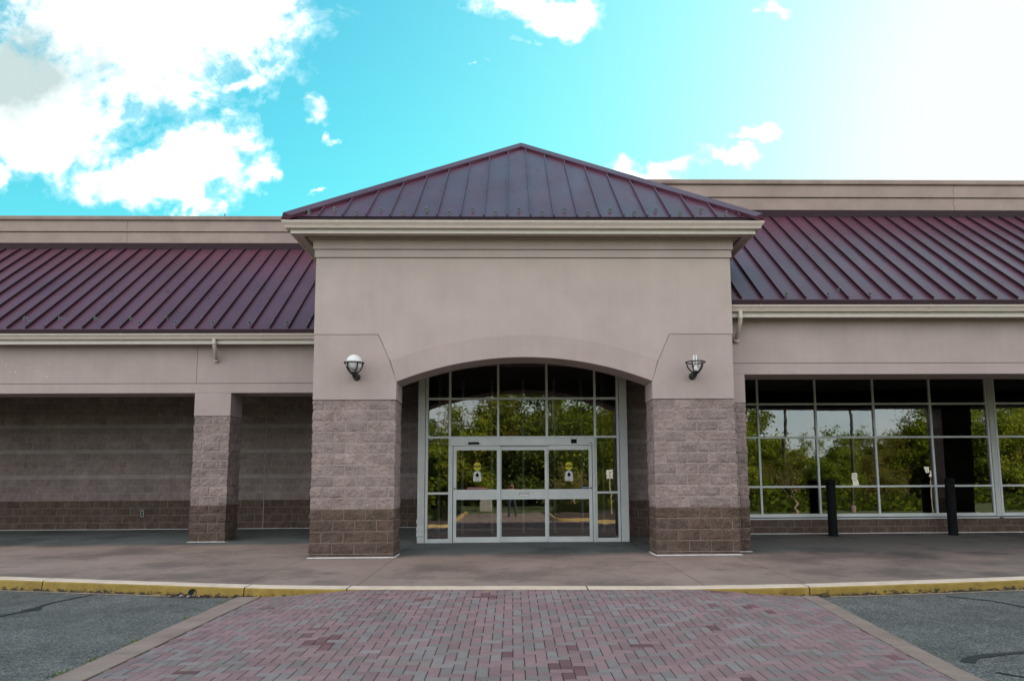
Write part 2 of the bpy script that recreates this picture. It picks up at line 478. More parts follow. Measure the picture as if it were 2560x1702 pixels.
def guard_mb(x, y, z, ny, nz):
    """Snow guard: small splayed metal cleat on a foot, standing on a slope with normal (0, ny, nz)."""
    mb = MB(); up = (0, nz, -ny)     # up the slope
    def P(a, b, c): return (x+a, y+up[1]*b+ny*c, z+up[2]*b+nz*c)
    def bx(a0, a1, b0, b1, c0, c1, t=1.0, m=0):
        n = len(mb.v)
        mb.v += [P(a0,b0,c0),P(a1,b0,c0),P(a1,b1,c0),P(a0,b1,c0),P(a0*t,b0,c1),P(a1*t,b0,c1),P(a1*t,b1,c1),P(a0*t,b1,c1)]
        for q in ((0,3,2,1),(4,5,6,7),(0,1,5,4),(1,2,6,5),(2,3,7,6),(3,0,4,7)): mb.f.append(tuple(n+i for i in q)); mb.m.append(m)
    bx(-.028, .028, -.06, .07, 0, .006)
    bx(-.036, .036, .0, .008, .006, .075, .45)
    bx(-.004, .004, -.05, .0, .006, .07, 1.0)
    return mb
M['guard'] = plain('snow_guard_metal', (.22, .27, .26), .5, .2)
def guards(roof, eave_y, eave_z, run, rise, lst):
    ny, nz = -rise/math.hypot(run, rise), run/math.hypot(run, rise)
    uy, uz = nz, -ny
    for x, up in lst:
        guard_mb(x, eave_y+uy*up, eave_z+uz*up, ny, nz).build('snow_guard', M['guard'], roof)

LW, RW = 17.13, 14.45
for key, wy, x0, x1, ph in (('left', LW, -40., PL+.02, -8.508), ('right', RW, PR-.02, 40., 6.620)):
    r = wing(wy, x0, x1)
    if key == 'left':      # panel joint above the column: a recessed line drawn as a narrow dark reveal
        r['wall'].box(-7.315, -7.303, wy-.0015, wy+.01, 2.396, 3.26, 1)
    wo = r['wall'].build('wing_wall', [M['stucco_pink'], M['stucco_dark']], B)
    if key == 'left':      # flakes where the paint has come off the fascia
        Rc = random.Random(4); chip_m = plain('bare_base_coat', (.62, .56, .52), .9)
        for zx, zy in ((10, 1278), (55, 1240), (85, 1265), (130, 1270), (178, 1283), (255, 1278), (395, 1262), (305, 1315), (300, 1370), (120, 1318), (160, 1318), (388, 1356)):
            cx, cz, s_ = -11.95+zx/2.9475/108, (1213-480-zy/2.9475)/108+.02, Rc.uniform(.009, .022); ph_ = Rc.uniform(0, 6)
            mb = MB(); mb.prism([(cx+s_*Rc.uniform(.5, 1.2)*math.cos(ph_-a), cz+s_*Rc.uniform(.4, 1)*math.sin(ph_-a)) for a in (5, 4, 3, 2, 1, 0)], wy-.0025, wy-.0005)
            mb.build('paint_chip', chip_m, wo)
    r['soffit'].build('soffit', [M['soffit'], M['vent']], B)
    r['fascia'].build('fascia', M['fascia'], B)
    gt = r['gutter']
    for xj in ([-8.9, -5.75, -4.2] if key == 'left' else [4.85, 8.2, 11.6]):     # gutter joints
        gt.sweep([(.295, 3.350), (.378, 3.350), (.392, 3.390), (.430, 3.440), (.437, 3.478), (.30, 3.478)], [(xj, wy), (xj+.05, wy)])
    gt.build('gutter', M['gutter'], B)
    ey = wy-.36
    seams = [ph+SEAM*k for k in range(-200, 200) if x0+.05 < ph+SEAM*k < x1-.05 and abs(ph+SEAM*k) < 24]
    ro = roof_slab(ey, x0, x1, seams).build('wing_roof', [M['roof'], M['roof_dark']], B)
    r['drip'].build('drip_edge', M['roof_dark'], ro)
    mb = MB(); mb.sweep([(0, 6.72), (.03, 6.72), (.03, 6.75), (.012, 6.765), (.012, 6.965), (0, 6.965)], [(x0, ey+RUN+.012), (x1, ey+RUN+.012)])
    mb.build('ridge_flashing', M['roof_dark'], ro)
    if key == 'left':
        z = lambda zx: -8.508 + (zx-1025)/2.9475*(.4233/46.6)
        lst = [(z(105), .50), (z(365), .50), (z(628), .50), (z(893), .50), (z(1162), .50), (z(1432), .50), (z(1703), .50), (z(1977), .50), (z(2250), .50),
               (z(183), .27), (z(990), .27), (z(1260), .27), (z(1535), .27), (z(1810), .27), (z(2087), .27)]
    else:
        z = lambda zx: 6.620 + (zx-1062)/2.9475*(.4233/54.2)
        lst = [(z(622), .20), (z(938), .20), (z(1256), .20), (z(1060), .43)]
    guards(ro, ey, 3.60, RUN, RISE, lst)
    # parapet
    py = ey+RUN+.03
    px0, px1 = (-40., .6) if key == 'left' else (1.0, 40.)
    mb = MB()
    p = [(px0, py), (px1, py)]
    mb.sweep([(-.30, 6.3), (0, 6.3), (0, 7.290), (-.30, 7.290)], p)
    mb.sweep([(-.30, 7.292), (.035, 7.308), (.035, 7.625), (-.30, 7.63)], p)
    mb.sweep([(-.34, 7.632), (.085, 7.632), (.095, 7.65), (.095, 7.735), (.085, 7.75), (-.34, 7.755)], p, m=2)
    for xj in ([-11.05, -22.] if key == 'left' else [11.42, 24.]):      # cracked panel joints
        pts = [(xj+.02*math.sin(i*2.1), 6.97+.66*i/7) for i in range(8)]
        for a, b in zip(pts[:-1], pts[1:]):
            mb.poly([(a[0]-.007, py-.0375 if a[1] > 7.29 else py-.002, a[1]), (a[0]+.007, py-.0375 if a[1] > 7.29 else py-.002, a[1]), (b[0]+.007, py-.0375 if a[1] > 7.29 else py-.002, b[1]), (b[0]-.007, py-.0375 if a[1] > 7.29 else py-.002, b[1])], 1)
    mb.build('parapet', [M['parapet'], M['stucco_dark'], M['cap']], B)
mb = MB(); mb.box(.62, .98, 18.1, 21.1, 6.0, 7.6); mb.build('parapet_return', M['parapet'], B)
# deck of the main roof and the closed rear block that shades the front
mb = MB(); mb.box(-40, 40, 21.4, 60, -1.4, 7.3); mb.box(1.3, 40, 18.45, 21.14, 6.3, 7.3)
mb.build('rear_block', M['parapet'], B)

# ---- portico roof
EX0, EX1, EY, EZ = CX+.005-4.465, CX+.005+4.465, 13.45, 5.03
AX, AY, AZ = CX+.005, EY+4.465, 5.03+4.465*RISE/RUN
mb = MB()
BK = 21.2
mb.poly([(EX0, EY, EZ), (EX1, EY, EZ), (AX, AY, AZ)])
mb.poly([(EX0, BK, EZ), (EX0, EY, EZ), (AX, AY, AZ), (AX, BK, AZ)])
mb.poly([(EX1, EY, EZ), (EX1, BK, EZ), (AX, BK, AZ), (AX, AY, AZ)])
mb.poly([(EX1, BK, EZ), (EX0, BK, EZ), (AX, BK, AZ)])
mb.poly([(EX0, BK, EZ-.012), (EX1, BK, EZ-.012), (EX1, EY, EZ-.012), (EX0, EY, EZ-.012)])
hy = math.hypot(RUN, RISE); ny, nz = -RISE/hy, RUN/hy
def seam_line(a, b, nrm, h=.045, w=.012):
    A, Bv, nn = Vector(a), Vector(b), Vector(nrm)
    t = (Bv-A).normalized(); s = t.cross(nn)
    n0 = len(mb.v)
    for p in (A, Bv):
        for ds_, k in ((-w, -.005), (w, -.005), (w*.8, h), (-w*.8, h)): mb.v.append(tuple(p+s*ds_+nn*k))
    for q in ((0,1,5,4),(1,2,6,5),(2,3,7,6),(3,0,4,7),(0,3,2,1),(4,5,6,7)): mb.f.append(tuple(n0+i for i in q)); mb.m.append(0)
SP = .4417
pseams = [.360+SP*k for k in range(-10, 11)]
for x in pseams:
    d = min(x-EX0, EX1-x)-.04
    if d > .12: seam_line((x, EY-.004, EZ), (x, EY+d, EZ+d*RISE/RUN), (0, ny, nz))
for k in range(1, 17):
    y = EY+SP*k
    d = min(4.465, y-EY)-.04
    for sx, ex in ((-1, EX0), (1, EX1)):
        seam_line((ex, y, EZ), (ex-sx*d, y, EZ+d*RISE/RUN), (sx*-ny, 0, nz))
pro = mb.build('portico_roof', M['roof'], B)
# hip caps: folded strips over the two hips and the ridge
mb = MB()
for ex, sx in ((EX0, -1), (EX1, 1)):
    A, P2 = Vector((ex, EY, EZ)), Vector((AX, AY, AZ))
    n1, n2 = Vector((0, ny, nz)), Vector((-sx*ny*1, 0, nz)) if False else Vector((sx*RISE/hy, 0, RUN/hy))
    e1 = Vector((-sx, 0, 0)); e1 = (e1 - n1*e1.dot(n1)); t = (P2-A).normalized()
    w1 = (e1-t*e1.dot(t)).normalized(); e2 = Vector((0, 1, 0)); w2 = (e2-t*e2.dot(t)); w2 = (w2-n2*w2.dot(n2)).normalized()
    up = (n1+n2).normalized()
    A2 = A - t*.03
    ring = []
    for p in (A2, P2):
        ring.append([p+w1*.17+n1*.004, p+w1*.17+n1*.062, p+up*.085, p+w2*.17+n2*.062, p+w2*.17+n2*.004])
    for j in range(4):
        mb.poly([tuple(ring[0][j]), tuple(ring[0][j+1]), tuple(ring[1][j+1]), tuple(ring[1][j])])
    mb.poly([tuple(v) for v in ring[0]])
    # folded end of the cap at the eave corner
    c = A
    mb.poly([(c.x-sx*.30, EY-.006, EZ+.0), (c.x+sx*.035, EY-.006, EZ+.035), (c.x+sx*.02, EY-.006, EZ-.10), (c.x-sx*.08, EY-.006, EZ-.10)], 1)
mb.tube([(AX, AY, AZ+.03), (AX, BK, AZ+.03)], .07, 6)
mb.build('hip_cap', [M['roof'], M['roof_dark']], pro)
wallp = [(PL-.015, 18.25), (PL-.015, 13.91), (PR+.015, 13.91), (PR+.015, 15.6)]
mb = MB(); mb.sweep([(.35, 4.92), (.452, 4.92), (.455, 5.016), (.35, 5.016)], wallp); mb.build('drip_edge', M['roof_dark'], pro)
mb = MB(); mb.sweep([(-.01, 4.735), (.375, 4.735), (.375, 4.77), (-.01, 4.77)], wallp); mb.sweep([(.14, 4.7335), (.20, 4.7335), (.20, 4.74), (.14, 4.74)], wallp, m=1)
mb.build('soffit', [M['soffit'], M['vent']], B)
mb = MB(); mb.sweep([(.376, 4.725), (.394, 4.725), (.394, 4.90), (.376, 4.91)], wallp); mb.build('fascia', M['fascia'], B)
mb = MB()
gp = [(.40, 4.805), (.475, 4.805), (.482, 4.825), (.488, 4.845), (.505, 4.872), (.525, 4.896), (.525, 4.912), (.533, 4.914), (.533, 4.936), (.518, 4.936), (.518, 4.89), (.47, 4.82), (.41, 4.815), (.41, 4.936), (.40, 4.936)]
mb.sweep(gp, wallp)
for xj in (-3.28, -.86, 1.7):
    mb.sweep([(.395, 4.80), (.479, 4.80), (.493, 4.84), (.529, 4.89), (.538, 4.94), (.40, 4.94)], [(xj, 13.91), (xj+.03, 13.91)])
mb.build('gutter', M['gutter'], B)
lst = []
for k in range(-10, 10):
    x = .360+SP*(k+.5)
    up = .36 if k % 2 else .17
    if min(x-EX0, EX1-x) > .45 or (min(x-EX0, EX1-x) > .28 and up < .3): lst.append((x, up))
lst += [(EX0+.33, .10)] if False else []
guards(pro, EY, EZ, RUN, RISE, lst)

# ---- stub columns of the two arcades
for cx0, cx1, cy in ((-7.32, -6.495, LW), (-15.35, -14.53, LW), (3.80, 4.615, RW), (12.2, 13.05, RW), (20.3, 21.15, RW), (-23.4, -22.6, LW)):
    cap = 1.637 if cy == LW else 1.60
    mb = MB(); mb.box(cx0, cx1, cy-.004, cy+.75, cap, 2.163)
    mb.build('column_cap', M['stucco_pink'], B)
    mb = MB()
    courses = [(.2037, 0, False)]*10 + [(.2035, 1, False)]*4
    zb = masonry(mb, [(cx0+.012, cy+.012), (cx1-.012, cy+.012), (cx1-.012, cy+.735), (cx0+.012, cy+.735)], True, cap, courses, amp=.018, ds=.022, nz=6, seed=int(cx0*7) % 11, mortar_dark=3)
    mb.box(cx0+.03, cx1-.03, cy+.03, cy+.72, -1.4, cap, 1)
    o = mb.build('stone_column', [M['block_light'], M['block_dark'], M['mortar'], M['mortar_dark']], B)
    mb = MB(); z0 = walk_z(cy)
    mb.sweep([(-.05, z0-.01), (.0, z0-.01), (.010, z0+.006), (-.02, z0+.016)], [(cx0-.01, cy+.75), (cx0-.01, cy-.015), (cx1+.01, cy-.015), (cx1+.01, cy+.75)])
    mb.build('caulk_bead', M['caulk'], o)

# ---- block walls under the wings
def band(n_dark, first):
    c = []
    for i in range(first): c.append((.2035, 0, False))
    for k in range(3): c += [(.1016, 3, True)] + [(.2035, 0, False)]*3
    return c + [(.2035, 1, False)]*n_dark
mb = MB()
zt = -.352 + 3*.2035*3 + 3*.1016 + .2035*6
masonry(mb, [(-17.6, 21.2), (-1.8, 21.2)], False, zt, band(4, 6), amp=.010, ds=.05, nz=4, seed=3, mortar_dark=4)
mb.box(-40, 1.0, 21.215, 21.28, -1.4, 6.3, 1); mb.box(-7.003, -6.985, 21.183, 21.2, -1.2, 2.9, 2)
bw = mb.build('block_wall', [M['block_light'], M['block_dark'], M['mortar'], M['block_accent'], M['mortar_dark']], B)
mb = MB(); mb.sweep([(-.02, -1.17), (.02, -1.17), (.022, -1.148), (-.01, -1.13)], [(-17.6, 21.2), (-1.8, 21.2)]); mb.build('caulk_bead', M['caulk'], bw)
mb = MB()
masonry(mb, [(2.55, 17.5), (4.35, 17.5)], False, zt, band(4, 6), amp=.010, ds=.05, nz=4, seed=5, mortar_dark=4)
mb.box(2.55, 4.35, 17.515, 17.9, -1.4, 3.0, 1)
mb.build('block_wall', [M['block_light'], M['block_dark'], M['mortar'], M['block_accent'], M['mortar_dark']], B)
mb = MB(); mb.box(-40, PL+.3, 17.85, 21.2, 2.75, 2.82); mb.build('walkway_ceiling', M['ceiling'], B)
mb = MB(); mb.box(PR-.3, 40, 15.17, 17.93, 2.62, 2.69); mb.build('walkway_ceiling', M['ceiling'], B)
# base wall under the shop windows
mb = MB()
masonry(mb, [(4.35, 17.9), (24, 17.9)], False, -.850, [(.17, 1, False), (.17, 1, False)], amp=.008, ds=.06, nz=3, seed=2, mortar_dark=3)
mb.box(4.35, 40, 17.915, 18.2, -1.4, -.852, 1)
sw = mb.build('base_wall', [M['block_light'], M['block_dark'], M['mortar'], M['mortar_dark']], B)
mb = MB(); mb.sweep([(-.02, -1.2), (.018, -1.2), (.02, -1.178), (-.01, -1.165)], [(4.62, 17.9), (24, 17.9)]); mb.build('caulk_bead', M['caulk'], sw)

# ---- shop windows
def shop_window(x0, x1, mull, extra_post=True):
    y0, y1 = 17.93, 18.02
    mb = MB(); w = .048
    zs = [(2.56, 2.61), (1.922, 1.970), (1.102, 1.150), (-.090, -.042), (-.795, -.715)]
    for x in [x0]+mull+[x1-w]: mb.box(x, x+w, y0, y1, -.795, 2.61)
    cells = [x0]+mull+[x1-w]
    for a, b in zip(cells[:-1], cells[1:]):
        for za, zb in zs: mb.box(a+w, b, y0+.004, y1-.004, za, zb)
    f = mb.build('shop_window', M['alu'], B, bevel=.003)
    mb = MB(); 
    for a, b in zip(cells[:-1], cells[1:]):
        zz = [zs[0], zs[1], zs[2], zs[3], zs[4]]
        for (ta, tb), (ba, bb) in zip(zz[:-1], zz[1:]): mb.box(a+w-.002, b+.002, 17.972, 17.978, bb-.002, ta+.002)
    mb.build('glass', M['glass'], f)
    mb = MB(); mb.box(x0-.03, x1+.03, 17.87, 18.0, -.846, -.818); mb.build('sill', M['alu'], f)
    mb = MB(); mb.box(x0-.03, x1+.03, 17.94, 18.0, -.817, -.796); mb.build('gasket', M['seal'], f)
    return f
shop_window(4.58, 11.745, [6.00, 7.43, 8.87, 10.285])
mb = MB(); mb.box(11.757, 11.885, 17.925, 18.03, -.80, 2.61); mb.box(11.745, 11.757, 17.95, 18.0, -.80, 2.61, 1); mb.box(11.885, 11.897, 17.95, 18.0, -.80, 2.61, 1)
mb.build('window_post', [M['alu_panel'], M['seal']], B)
shop_window(11.897, 19.06, [13.31, 14.74, 16.18, 17.6])
shop_window(19.2, 26.4, [20.6, 22.0, 23.5, 24.9])
# room behind the shop windows
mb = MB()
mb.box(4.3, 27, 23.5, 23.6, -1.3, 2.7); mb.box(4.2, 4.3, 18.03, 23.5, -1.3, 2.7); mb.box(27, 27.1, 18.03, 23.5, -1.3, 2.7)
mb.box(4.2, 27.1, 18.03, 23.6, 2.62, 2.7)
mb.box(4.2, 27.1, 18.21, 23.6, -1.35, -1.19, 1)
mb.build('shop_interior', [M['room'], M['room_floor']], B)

# ---- glazed entrance
YD = 16.67
mb = MB()
w = .05
ZB = walk_z(YD)-.004
ver = [(-1.945, -1.890), (-1.430, -1.380), (-.341, -.292), (.757, .808), (1.850, 1.900), (2.362, 2.412)]
for a, b in ver:
    z0 = ZB if a < -1.2 or a > 1.6 else 1.062
    mb.box(a, b, YD, YD+.10, z0, 2.95)
vs = ver
for i, (p, q) in enumerate(zip(vs[:-1], vs[1:])):
    for za, zb in ((1.935, 1.982), (1.062, 1.108), (2.90, 2.95)): mb.box(p[1], q[0], YD+.003, YD+.097, za, zb)
    if i in (0, 4):
        mb.box(p[1], q[0], YD+.003, YD+.097, -.186, -.137); mb.box(p[1], q[0], YD+.003, YD+.097, ZB, ZB+.09)
ef = mb.build('entrance_frame', M['alu'], B, bevel=.003)
mb = MB()
for i, (p, q) in enumerate(zip(vs[:-1], vs[1:])):
    rows = [(1.98, 2.902), (1.106, 1.937)] + ([(-.139, 1.064), (ZB+.088, -.184)] if i in (0, 4) else [])
    for za, zb in rows: mb.box(p[1]-.002, q[0]+.002, YD+.045, YD+.051, za, zb)
mb.build('glass', M['glass_door'], ef)
for x0, x1 in ((-2.115, -1.957), (2.425, 2.60)):
    mb = MB(); mb.box(x0, x1, YD-.005, YD+.16, ZB, 3.0)
    if x0 < 0:
        for z, d in ((-1.10, .018), (-.99, .014), (-.82, .008)): mb.box(x0-.012, x1-.004, YD-.005-d, YD+.05, z, z+.09)
    xg = x1 if x0 < 0 else x0-.012
    mb.box(xg, xg+.012, YD+.03, YD+.1, ZB, 3.0, 1)
    mb.build('corner_panel', [M['alu_panel'], M['seal']], B, bevel=.006)
# vestibule sides, inner partition and interior
mb = MB()
mb.box(-2.10, -2.0, YD+.165, 21.18, ZB, 3.0); mb.build('vestibule_side', M['alu_panel'], B)
mb = MB(); mb.box(2.45, 2.54, YD+.165, 17.9, ZB, 3.0)
mb.build('vestibule_side', M['alu_panel'], B)
mb = MB()
mb.box(-1.99, 4.15, YD+.17, 21.0, 2.72, 2.79, 1); mb.box(-1.99, 4.15, YD+.12, 23.4, -1.35, ZB-.004, 2)
mb.box(-1.99, 4.15, 22.6, 22.7, -1.3, 2.8); mb.box(4.05, 4.15, 17.95, 22.6, -1.3, 2.8); mb.box(-1.99, -1.93, 17.2, 22.6, -1.3, 2.8)
mb.build('vestibule_interior', [M['room'], M['room_ceiling'], M['room_floor']], B)
mb = MB()
for x in (-1.9, -1.3, -.55, .25, 1.05, 1.75, 2.3): mb.box(x, x+.06, 19.0, 19.1, ZB, 2.72)
for z in (ZB, 1.05, 2.0): mb.box(-1.9, 2.36, 19.003, 19.097, z, z+.06)
mb.build('inner_partition', M['alu'], B)

# ---- automatic sliding doors
mb = MB(); mb.box(-1.379, 1.849, YD-.05, YD+.09, .895, 1.060)
mb.box(-1.379, -1.335, YD-.03, YD+.09, ZB, .894); mb.box(1.800, 1.849, YD-.03, YD+.09, ZB, .894)
mb.box(-1.334, -1.322, YD-.0, YD+.06, ZB, .893, 1); mb.box(1.788, 1.799, YD-.0, YD+.06, ZB, .893, 1)
hd = mb.build('door_header', [M['alu'], M['seal']], B, bevel=.004)
mb = MB(); mb.prism([(-.99, .925), (-.735, .925), (-.745, .972), (-.98, .972)], YD-.095, YD-.0505); mb.build('motion_sensor', M['black'], hd, bevel=.008)
mb = MB(); mb.box(1.318, 1.448, YD-.058, YD-.0505, .936, 1.030); mb.build('sensor_plate', M['black'], hd)
mb = MB(); mb.box(1.752, 1.780, YD-.056, YD-.0505, .925, .952); mb.build('key_switch', M['black'], hd)
DZ0, DZ1 = walk_z(YD)+.004, .893
doors = []
for i, (x0, x1, y) in enumerate(((-1.320, -.268, YD-.022), (-.262, .792, YD+.030), (.738, 1.786, YD-.022))):
    if i == 2: x0 = .798
    if i == 1: x0, x1 = -.266, .796
    ls, rs = (.070, .078) if i == 0 else ((.022, .068) if i == 1 else (.014, .072))
    mb = MB(); t = .040
    mb.box(x0, x0+ls, y, y+t, DZ0, DZ1); mb.box(x1-rs, x1, y, y+t, DZ0, DZ1)
    mb.box(x0+ls, x1-rs, y+.002, y+t-.002, .792, DZ1); mb.box(x0+ls, x1-rs, y+.002, y+t-.002, DZ0, -1.122)
    mb.box(x0+ls, x1-rs, y-.004, y+t-.002, -.302, -.082)
    for zz in (-.255, -.215, -.175, -.130): mb.box(x0+ls+.001, x1-rs-.001, y-.0055, y-.0042, zz, zz+.003, 1)
    d = mb.build('sliding_door', [M['alu'], M['grey_print']], B, bevel=.003)
    mb = MB(); mb.box(x0+ls-.002, x1-rs+.002, y+.017, y+.023, -.084, .794); mb.box(x0+ls-.002, x1-rs+.002, y+.017, y+.023, -1.124, -.300)
    mb.build('glass', M['glass_door'], d)
    doors.append((d, x0, x1, y))
    mb = MB(); lx = x0+.035 if i == 0 else x1-.03
    if i != 1:
        for k in range(16): pass
        mb.tube([(lx, y-.012, -.06), (lx, y+.002, -.06)], .018, 14); mb.build('lock_cylinder', M['black'], d)
# decals on the outer doors
for (d, x0, x1, y), cx in ((doors[0], -.785), (doors[2], 1.268)):
    yy = y+.0155
    mb = MB(); mb.tube([(cx, yy, .432), (cx, yy-.001, .432)], .090, 40); mb.build('caution_decal', M['yellow_sign'], d)
    mb = MB(); mb.box(cx-.094, cx+.094, yy-.0022, yy-.0012, .418, .446); mb.build('decal_band', M['black'], d)
    text_mesh('CAUTION', .022, cx, yy-.003, .432, M['yellow_sign'], 'lettering', d)
    text_mesh('AUTOMATIC', .026, cx, yy-.0018, .464, M['black'], 'lettering', d)
    text_mesh('DOOR', .026, cx, yy-.0018, .397, M['black'], 'lettering', d)
    mb = MB()
    zc = .248
    mb.prism([(cx-.088, .100), (cx+.088, .100), (cx+.088, zc)] + [(cx+.088*math.cos(a*math.pi/24), zc+.088*math.sin(a*math.pi/24)) for a in range(1, 24)] + [(cx-.088, zc)], yy-.001, yy)
    mb.build('arrow_decal', M['white'], d)
    mb = MB(); kk = 40
    for a in range(kk):
        t0, t1 = 2*math.pi*a/kk, 2*math.pi*(a+1)/kk
        mb.poly([(cx+r_*math.cos(t), yy-.002, zc+r_*math.sin(t)) for r_, t in ((.074, t0), (.084, t0), (.084, t1), (.074, t1))])
    mb.build('decal_ring', M['teal'], d)
    mb = MB(); mb.prism([(cx-.026, zc-.052), (cx+.026, zc-.052), (cx+.026, zc-.022), (cx+.052, zc-.022), (cx, zc+.056), (cx-.052, zc-.022), (cx-.026, zc-.022)], yy-.0022, yy-.0012)
    mb.build('arrow', M['black'], d)
    mb = MB()
    for zz, ww in ((.146, .070), (.131, .062), (.118, .068)):
        for k in range(7): mb.box(cx-ww+k*ww*2/7, cx-ww+(k+.72)*ww*2/7, yy-.0022, yy-.0012, zz-.004, zz+.004)
    mb.build('fine_print', M['grey_print'], d)
d, x0, x1, y = doors[0]; yy = y+.0155
mb = MB(); mb.prism([(-1.005, -.078), (-.575, -.078), (-.560, -.052), (-.575, -.026), (-1.005, -.026), (-1.02, -.052)], yy-.001, yy); mb.build('warning_strip', M['red'], d)
text_mesh('AUTOMATIC CAUTION DOOR', .030, -.79, yy-.002, -.052, M['white'], 'lettering', d)
d, x0, x1, y = doors[2]; yy = y+.0155
mb = MB(); mb.box(1.545, 1.712, yy-.001, yy, -.077, -.028); mb.build('blue_strip', M['blue'], d)
mb = MB(); mb.prism([(1.628+(.016 if k % 2 == 0 else .007)*math.cos(math.pi/2+k*math.pi/5), -.052+(.016 if k % 2 == 0 else .007)*math.sin(math.pi/2+k*math.pi/5)) for k in range(10)], yy-.002, yy-.0012); mb.build('star', M['white'], d)
mb = MB()
for a, b in ((1.556, 1.578), (1.582, 1.598), (1.668, 1.700)): mb.box(a, b, yy-.002, yy-.0012, -.058, -.047)
mb.build('lettering', M['white'], d)
d, x0, x1, y = doors[1]
mb = MB(); mb.box(.150, .375, y-.007, y-.0045, -.232, -.150); mb.build('door_plate', M['grey_print'], d)
mb = MB()
for k in range(9): mb.box(.165+k*.022, .181+k*.022, y-.0082, y-.0072, -.176+.006*(k % 2), -.158)
mb.box(.158, .368, y-.0082, y-.0072, -.226, -.192)
mb.build('plate_print', M['white'], d)

# ---- downspouts
def downspout(pts):
    mb = MB(); mb.tube(pts, .042, 10); mb.tube([pts[1], tuple(pts[1][i]+(pts[0][i]-pts[1][i])*.4 for i in range(3))], .046, 10)
    mb.tube([pts[-1], tuple(pts[-1][i]+(pts[-2][i]-pts[-1][i])*.12 for i in range(3))], .052, 10)
    mb.build('downspout', M['gutter'], B, smooth=True)
downspout([(-6.80, LW-.36, 3.37), (-6.79, LW-.36, 3.23), (-6.855, LW-.03, 2.90)])
downspout([(4.475, RW-.36, 3.37), (4.47, RW-.36, 3.20), (4.47, RW-.02, 2.82)])
# ================================================================== GROUND, ROAD, KERB, SIDEWALK
def smooth(t): t = min(1, max(0, t)); return t*t*(3-2*t)
KP = [(-60, 12.9), (-20, 12.9), (-14, 12.75), (-10.5, 12.2), (-7.75, 11.52), (-5.0, 10.80), (-3.3, 10.40), (-1.5, 10.20), (0, 10.12), (2.2, 10.0), (3.9, 10.08), (5.6, 10.30), (7.3, 10.58), (10, 11.05), (14, 11.5), (20, 11.6), (60, 11.6)]
def kerb_y(x):
    for i in range(len(KP)-1):
        if x <= KP[i+1][0]:
            (x0, y0), (x1, y1) = KP[i], KP[i+1]
            def sl(j):
                if j <= 0 or j >= len(KP)-1: return 0
                return (KP[j+1][1]-KP[j-1][1])/(KP[j+1][0]-KP[j-1][0])
            h = x1-x0; t = (x-x0)/h
            return (y0*(1+2*t)*(1-t)**2 + sl(i)*h*t*(1-t)**2 + y1*t*t*(3-2*t) + sl(i+1)*h*t*t*(t-1))
    return KP[-1][1]
def road_z(x, y): return -1.53 + .025*smooth((y-6)/4.5)
def right_edge(y): return 3.44 + .098*(y-5.9) if y > 0 else 3.44 - .098*5.9
LEFT_EDGE = -3.43
def paver_z(x, y):
    a, b = LEFT_EDGE, right_edge(y)
    e = min(x-a, b-x)
    crown = .12 + .88*smooth((e+.1)/1.75)
    return road_z(x, y) + .008 + (.130-.008)*crown*smooth((y-5.8)/(kerb_y(x)-5.9))

m, nt, b = nodes('asphalt')
v = pos(nt)
sp = N(nt, 'ShaderNodeTexVoronoi'); sp.inputs['Scale'].default_value = 70; L(nt, v, sp.inputs['Vector'])
stone = ramp(nt, sp.outputs['Color'], [(0, (.040, .044, .044)), (.4, (.096, .104, .102)), (.72, (.172, .174, .166)), (1, (.34, .29, .25))])
big = ramp(nt, tex(nt, .8, 5, .6), [(.3, .72), (.7, 1.15)])
wear = ramp(nt, tex(nt, 3.5, 5, .65), [(.35, .82), (.65, 1.1)])
L(nt, mix(nt, 1, mix(nt, 1, stone, big, 'MULTIPLY'), wear, 'MULTIPLY'), b.inputs['Base Color']); b.inputs['Roughness'].default_value = .9
b.inputs['Specular IOR Level'].default_value = .25
bump(nt, b, sp.outputs['Distance'], .5, .006); M['asphalt'] = m
m, nt, b = nodes('sidewalk_concrete')
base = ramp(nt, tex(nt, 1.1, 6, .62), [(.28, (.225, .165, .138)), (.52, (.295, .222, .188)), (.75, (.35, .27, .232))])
dry = ramp(nt, tex(nt, 1.3, 6, .62), [(.28, (.088, .102, .098)), (.6, (.115, .130, .124)), (.8, (.140, .154, .147))])  # teal standing in for shade under the canopies, not a drier concrete
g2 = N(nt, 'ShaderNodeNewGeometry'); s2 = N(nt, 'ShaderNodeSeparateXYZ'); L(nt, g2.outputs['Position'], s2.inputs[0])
# canopy shade painted on the slabs as dark teal; outside it, weathered brown
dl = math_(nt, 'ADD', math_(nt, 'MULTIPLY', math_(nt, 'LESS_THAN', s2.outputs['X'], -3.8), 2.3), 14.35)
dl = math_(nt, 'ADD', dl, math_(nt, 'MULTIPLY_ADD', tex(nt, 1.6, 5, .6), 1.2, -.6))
canopy_shade = math_(nt, 'MULTIPLY_ADD', math_(nt, 'SUBTRACT', s2.outputs['Y'], dl), 1.6, .5, clamp=True)
base = mix(nt, canopy_shade, base, dry)
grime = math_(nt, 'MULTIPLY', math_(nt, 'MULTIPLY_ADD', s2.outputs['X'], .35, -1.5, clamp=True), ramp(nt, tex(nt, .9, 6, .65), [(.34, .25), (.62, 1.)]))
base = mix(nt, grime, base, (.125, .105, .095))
stain = ramp(nt, tex(nt, .55, 7, .68), [(.49, 1.0), (.57, .62), (.68, .42)])
spk = ramp(nt, tex(nt, 95, 3, .75), [(.3, .72), (.7, 1.24)])
L(nt, mix(nt, 1, mix(nt, 1, base, stain, 'MULTIPLY'), spk, 'MULTIPLY'), b.inputs['Base Color']); b.inputs['Roughness'].default_value = .82
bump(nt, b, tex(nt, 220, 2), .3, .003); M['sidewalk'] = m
M['joint'] = plain('joint_dirt', (.035, .028, .024), .95)
